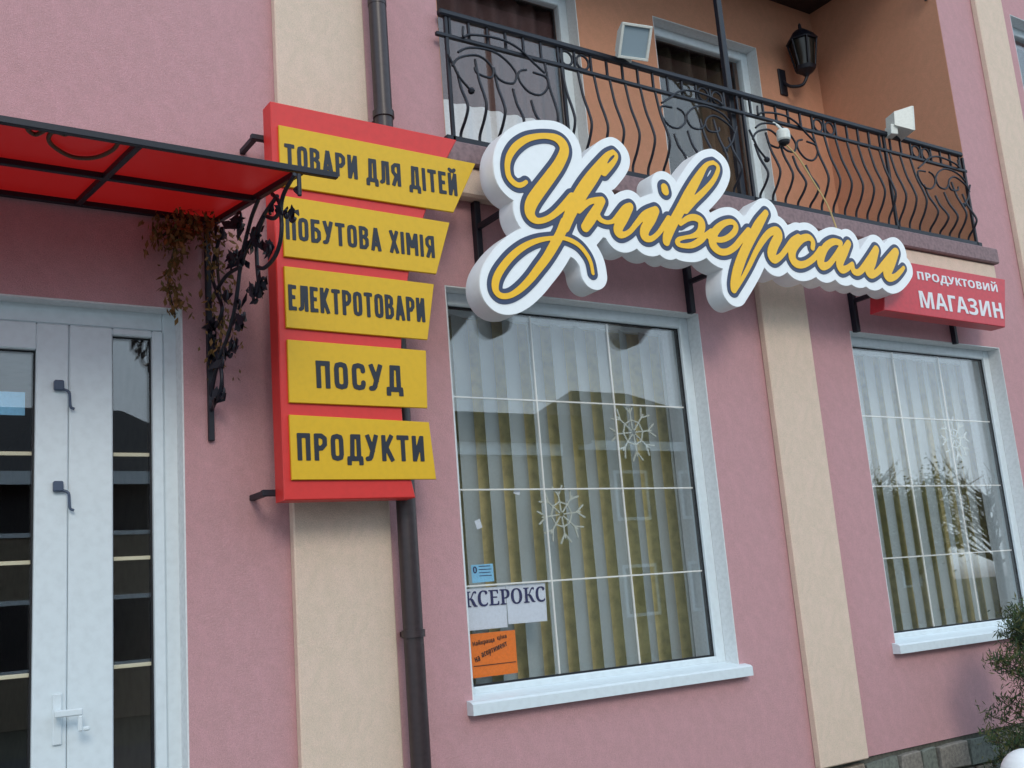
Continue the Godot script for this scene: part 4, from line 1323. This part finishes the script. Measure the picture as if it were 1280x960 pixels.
# ------------------------------------------------------------------ ground, plants, opposite side of the street
func build_ground() -> void:
	var st := new_st()
	quad(st, Vector3(-150, -0.01, -150), Vector3(150, -0.01, -150), Vector3(150, -0.01, 150), Vector3(-150, -0.01, 150), Vector3.UP)
	setting("ground", st, M.earth)
	setting("pavement", one_box(Vector3(-60, -0.005, 1.4), Vector3(60, 0.0, 6.0)), M.paving)
	setting("kerb", one_box(Vector3(-60, -0.15, 6.0), Vector3(60, 0.004, 6.15), 0.01), M.kerb)
	setting("road", one_box(Vector3(-60, -0.2, 6.15), Vector3(60, -0.006, 13.0)), M.asphalt)
	tag(part("door_step", one_box(Vector3(-0.8, 0.0, 0.02), Vector3(1.5, 0.28, 1.1), 0.012), M.kerb, self), "grey concrete step in front of the shop door", "step")

func build_shrub() -> void:
	var o := thing("evergreen_shrub", "loose dark evergreen shrub growing against the plinth under the window", "shrub", Vector3(5.70, 0.0, 0.55))
	part("trunk", one_tube(smooth_path([Vector3(5.70, 0.0, 0.55), Vector3(5.68, 0.5, 0.54), Vector3(5.71, 1.0, 0.56), Vector3(5.69, 1.4, 0.55)], 4), 0.03, 8, 0.006), M.bark, o)
	var pts := []
	var st := new_st()
	for i in 105:
		var y := rng.randf_range(0.12, 1.3)
		var reach := (0.56 - 0.28 * y) * rng.randf_range(0.55, 1.08)
		var a := rng.randf() * TAU
		var b := Vector3(5.69, y, 0.55)
		var d := Vector3(cos(a), rng.randf_range(0.1, 0.75), sin(a)).normalized()
		var tip := b + d * reach
		if tip.z < 0.07:
			tip.z = 0.07
		tube(st, [b, b.lerp(tip, 0.5) + Vector3(0, -0.02, 0), tip], 0.006, 5, 0.002)
		for k in 210:
			var u := pow(rng.randf(), 0.7)
			var p := b.lerp(tip, 0.2 + 0.85 * u)
			var sp := 0.05 * (1.15 - u) + 0.012
			p += Vector3(rng.randfn(0, sp), rng.randfn(0, sp), rng.randfn(0, sp))
			p.z = maxf(p.z, 0.05)
			pts.append(p)
	part("branches", st, M.bark, o)
	leaf_cloud(pts, M.thuja, o, "foliage", Vector2(0.02, 0.05), Vector3(0, 0.5, 0.1), 0.8, 0.09)
	o = thing("garden_globe", "white round globe on a short post beside the evergreen shrub", "lamp", Vector3(4.68, 0.0, 1.0))
	st = new_st()
	var prof := []
	for i in 15:
		var a := -PI / 2 + PI * i / 14.0
		prof.append(Vector2(0.12 * cos(a), 0.12 * sin(a)))
	lathe(st, prof, Vector3(4.68, 0.66, 1.0), 28)
	part("globe", st, M.acrylic, o)
	part("post", one_tube([Vector3(4.68, 0.0, 1.0), Vector3(4.68, 0.55, 1.0)], 0.03, 12), M.iron, o)

func house(called: String, label: String, x0: float, x1: float, z0: float, z1: float, eave: float, ridge: float, hip: float) -> void:
	var o := thing(called, label, "house", Vector3((x0 + x1) * 0.5, 0.0, z0), "houses across the street")
	part("wall", one_box(Vector3(x0, 0, z0), Vector3(x1, eave, z1)), M.house_wall, o)
	var st := new_st()
	var zm := (z0 + z1) * 0.5
	var e := 0.5
	var a := Vector3(x0 - e, eave - 0.05, z0 - e)
	var b := Vector3(x1 + e, eave - 0.05, z0 - e)
	var c := Vector3(x1 + e, eave - 0.05, z1 + e)
	var d := Vector3(x0 - e, eave - 0.05, z1 + e)
	var p := Vector3(x0 + hip, ridge, zm)
	var q := Vector3(x1 - hip, ridge, zm)
	quad(st, a, b, q, p, Vector3(0, 0.8, -0.6))
	quad(st, d, c, q, p, Vector3(0, 0.8, 0.6))
	tri(st, a, d, p, Vector3(-0.6, 0.8, 0))
	tri(st, b, c, q, Vector3(0.6, 0.8, 0))
	quad(st, a, b, c, d, Vector3.DOWN)
	part("roof", st, M.roof_slate, o)
	part("fascia_board", one_box(Vector3(x0 - e, eave - 0.32, z0 - e - 0.03), Vector3(x1 + e, eave - 0.06, z0 - e), 0.0), M.white, o)
	var x := x0 + 1.0
	while x < x1 - 1.6:
		for y in ([1.0] if eave < 4.5 else [1.0, 3.6]):
			var w := Node3D.new()
			w.name = "window"
			o.add_child(w, true)
			w.position = Vector3(x + 0.6, y, z0) - o.position
			st = new_st()
			ring_boxes(st, x, x + 1.2, y, y + 1.4, 0.09, z0 - 0.04, z0 + 0.02)
			part("frame", st, M.white, w)
			part("pane", one_box(Vector3(x + 0.09, y + 0.09, z0 - 0.015), Vector3(x + 1.11, y + 1.31, z0 - 0.005)), M.seal, w)
		x += 2.4

func bare_tree(at: Vector3, h: float, label: String, evergreen: bool) -> void:
	var o := thing("street_tree", label, "tree", at, "trees across the street")
	var st := new_st()
	tube(st, [at, at + Vector3(0.1, h * 0.3, 0), at + Vector3(0.0, h * 0.6, 0.1)], h * 0.025, 8, h * 0.012)
	part("trunk", st, M.bark, o)
	st = new_st()
	var pts := []
	for i in 40:
		var y := h * rng.randf_range(0.25, 0.6)
		var a := rng.randf() * TAU
		var d := Vector3(cos(a), rng.randf_range(0.5, 1.3), sin(a)).normalized()
		var l := h * rng.randf_range(0.22, 0.4)
		var b: Vector3 = at + Vector3(0.05, y, 0.03)
		var e: Vector3 = b + d * l
		tube(st, [b, b + d * l * 0.5, e], h * 0.008, 5, 0.01)
		for k in 9:
			var s := b + d * l * rng.randf_range(0.3, 1.0)
			var d2 := (d + Vector3(rng.randf_range(-1, 1), rng.randf_range(-0.4, 0.8), rng.randf_range(-1, 1))).normalized()
			var e2 := s + d2 * h * rng.randf_range(0.06, 0.16)
			tube(st, [s, e2], 0.018, 4, 0.006)
			if evergreen:
				for q in 34:
					pts.append(s.lerp(e2, rng.randf()) + Vector3(rng.randfn(0, 0.25), rng.randfn(0, 0.25), rng.randfn(0, 0.25)))
	part("crown", st, M.bark, o)
	if evergreen:
		leaf_cloud(pts, M.thuja, o, "foliage", Vector2(0.08, 0.17), Vector3(0, 0.3, 0), 1.0)

func build_opposite() -> void:
	house("house", "grey house with hipped slate roof across the street from the shop", 17.7, 25.2, 18.7, 26.0, 5.8, 8.1, 2.6)
	var g := thing("flat_roof_annex", "flat roofed annex with a pale eaves band beside the hipped house", "building", Vector3(14.5, 0.0, 18.3))
	part("wall", one_box(Vector3(11.5, 0, 18.3), Vector3(17.4, 5.3, 25.0)), M.house_wall, g)
	part("eaves_band", one_box(Vector3(11.4, 5.3, 18.1), Vector3(16.6, 5.62, 25.0)), M.white, g)
	part("roof", one_box(Vector3(11.3, 5.62, 18.0), Vector3(17.5, 6.36, 25.1)), M.roof_slate, g)
	house("house", "lower grey house with slate roof opposite the shop door", -3.0, 7.6, 18.5, 25.0, 4.9, 6.85, 1.3)
	house("house", "long pale low house beyond the trees down the street", 27.0, 41.0, 24.0, 31.0, 3.0, 4.4, 3.0)
	bare_tree(Vector3(26.0, 0, 16.5), 5.6, "bare winter tree nearest the grey hipped house across the street", false)
	bare_tree(Vector3(29.5, 0, 17.5), 5.2, "leafy evergreen tree between two bare trees across the street", true)
	bare_tree(Vector3(33.0, 0, 16.8), 6.4, "tall bare winter tree in front of the long pale house", false)
	bare_tree(Vector3(9.6, 0, 21.0), 5.2, "bushy evergreen tree standing between the two slate roofed houses", true)

# ------------------------------------------------------------------
func _ready() -> void:
	rng.seed = 4242
	# camera
	var cam := Camera3D.new()
	cam.name = "camera"
	cam.fov = 39.6
	cam.near = 0.05
	cam.far = 400.0
	add_child(cam)
	cam.position = Vector3(0.0, 1.6, 4.0)
	cam.rotation = Vector3(0.202866, -0.596576, -0.079392)
	cam.current = true
	# overcast sky
	var env := Environment.new()
	env.background_mode = Environment.BG_SKY
	var sky := Sky.new()
	var sm := ProceduralSkyMaterial.new()
	sm.sky_top_color = Color(0.73, 0.83, 0.925)
	sm.sky_horizon_color = Color(0.85, 0.91, 0.95)
	sm.sky_curve = 0.25
	sm.ground_bottom_color = Color(0.30, 0.30, 0.30)
	sm.ground_horizon_color = Color(0.6, 0.62, 0.64)
	sky.sky_material = sm
	env.sky = sky
	env.background_energy_multiplier = 1.5
	env.tonemap_mode = Environment.TONE_MAPPER_LINEAR
	env.tonemap_exposure = 1.25
	env.sdfgi_enabled = true
	env.ssao_enabled = true
	env.ssil_enabled = true
	var we := WorldEnvironment.new()
	we.name = "world_environment"
	we.environment = env
	add_child(we)
	# sun behind the clouds: broad, weak, from the street side
	var sun := DirectionalLight3D.new()
	sun.name = "overcast_sun"
	sun.light_energy = 0.3
	sun.light_angular_distance = 20.0
	sun.light_color = Color(1.0, 0.97, 0.93)
	sun.shadow_enabled = true
	add_child(sun)
	sun.look_at_from_position(Vector3(-0.5, 9.0, 11.0), Vector3(3.0, 2.0, 0.0))
	make_materials()
	build_ground()
	build_shop()
	build_window_things()
	build_panel_sign()
	build_script_sign()
	build_small_sign()
	build_downpipe()
	build_canopy()
	build_garland()
	build_railing()
	build_balcony_things()
	build_shrub()
	build_opposite()
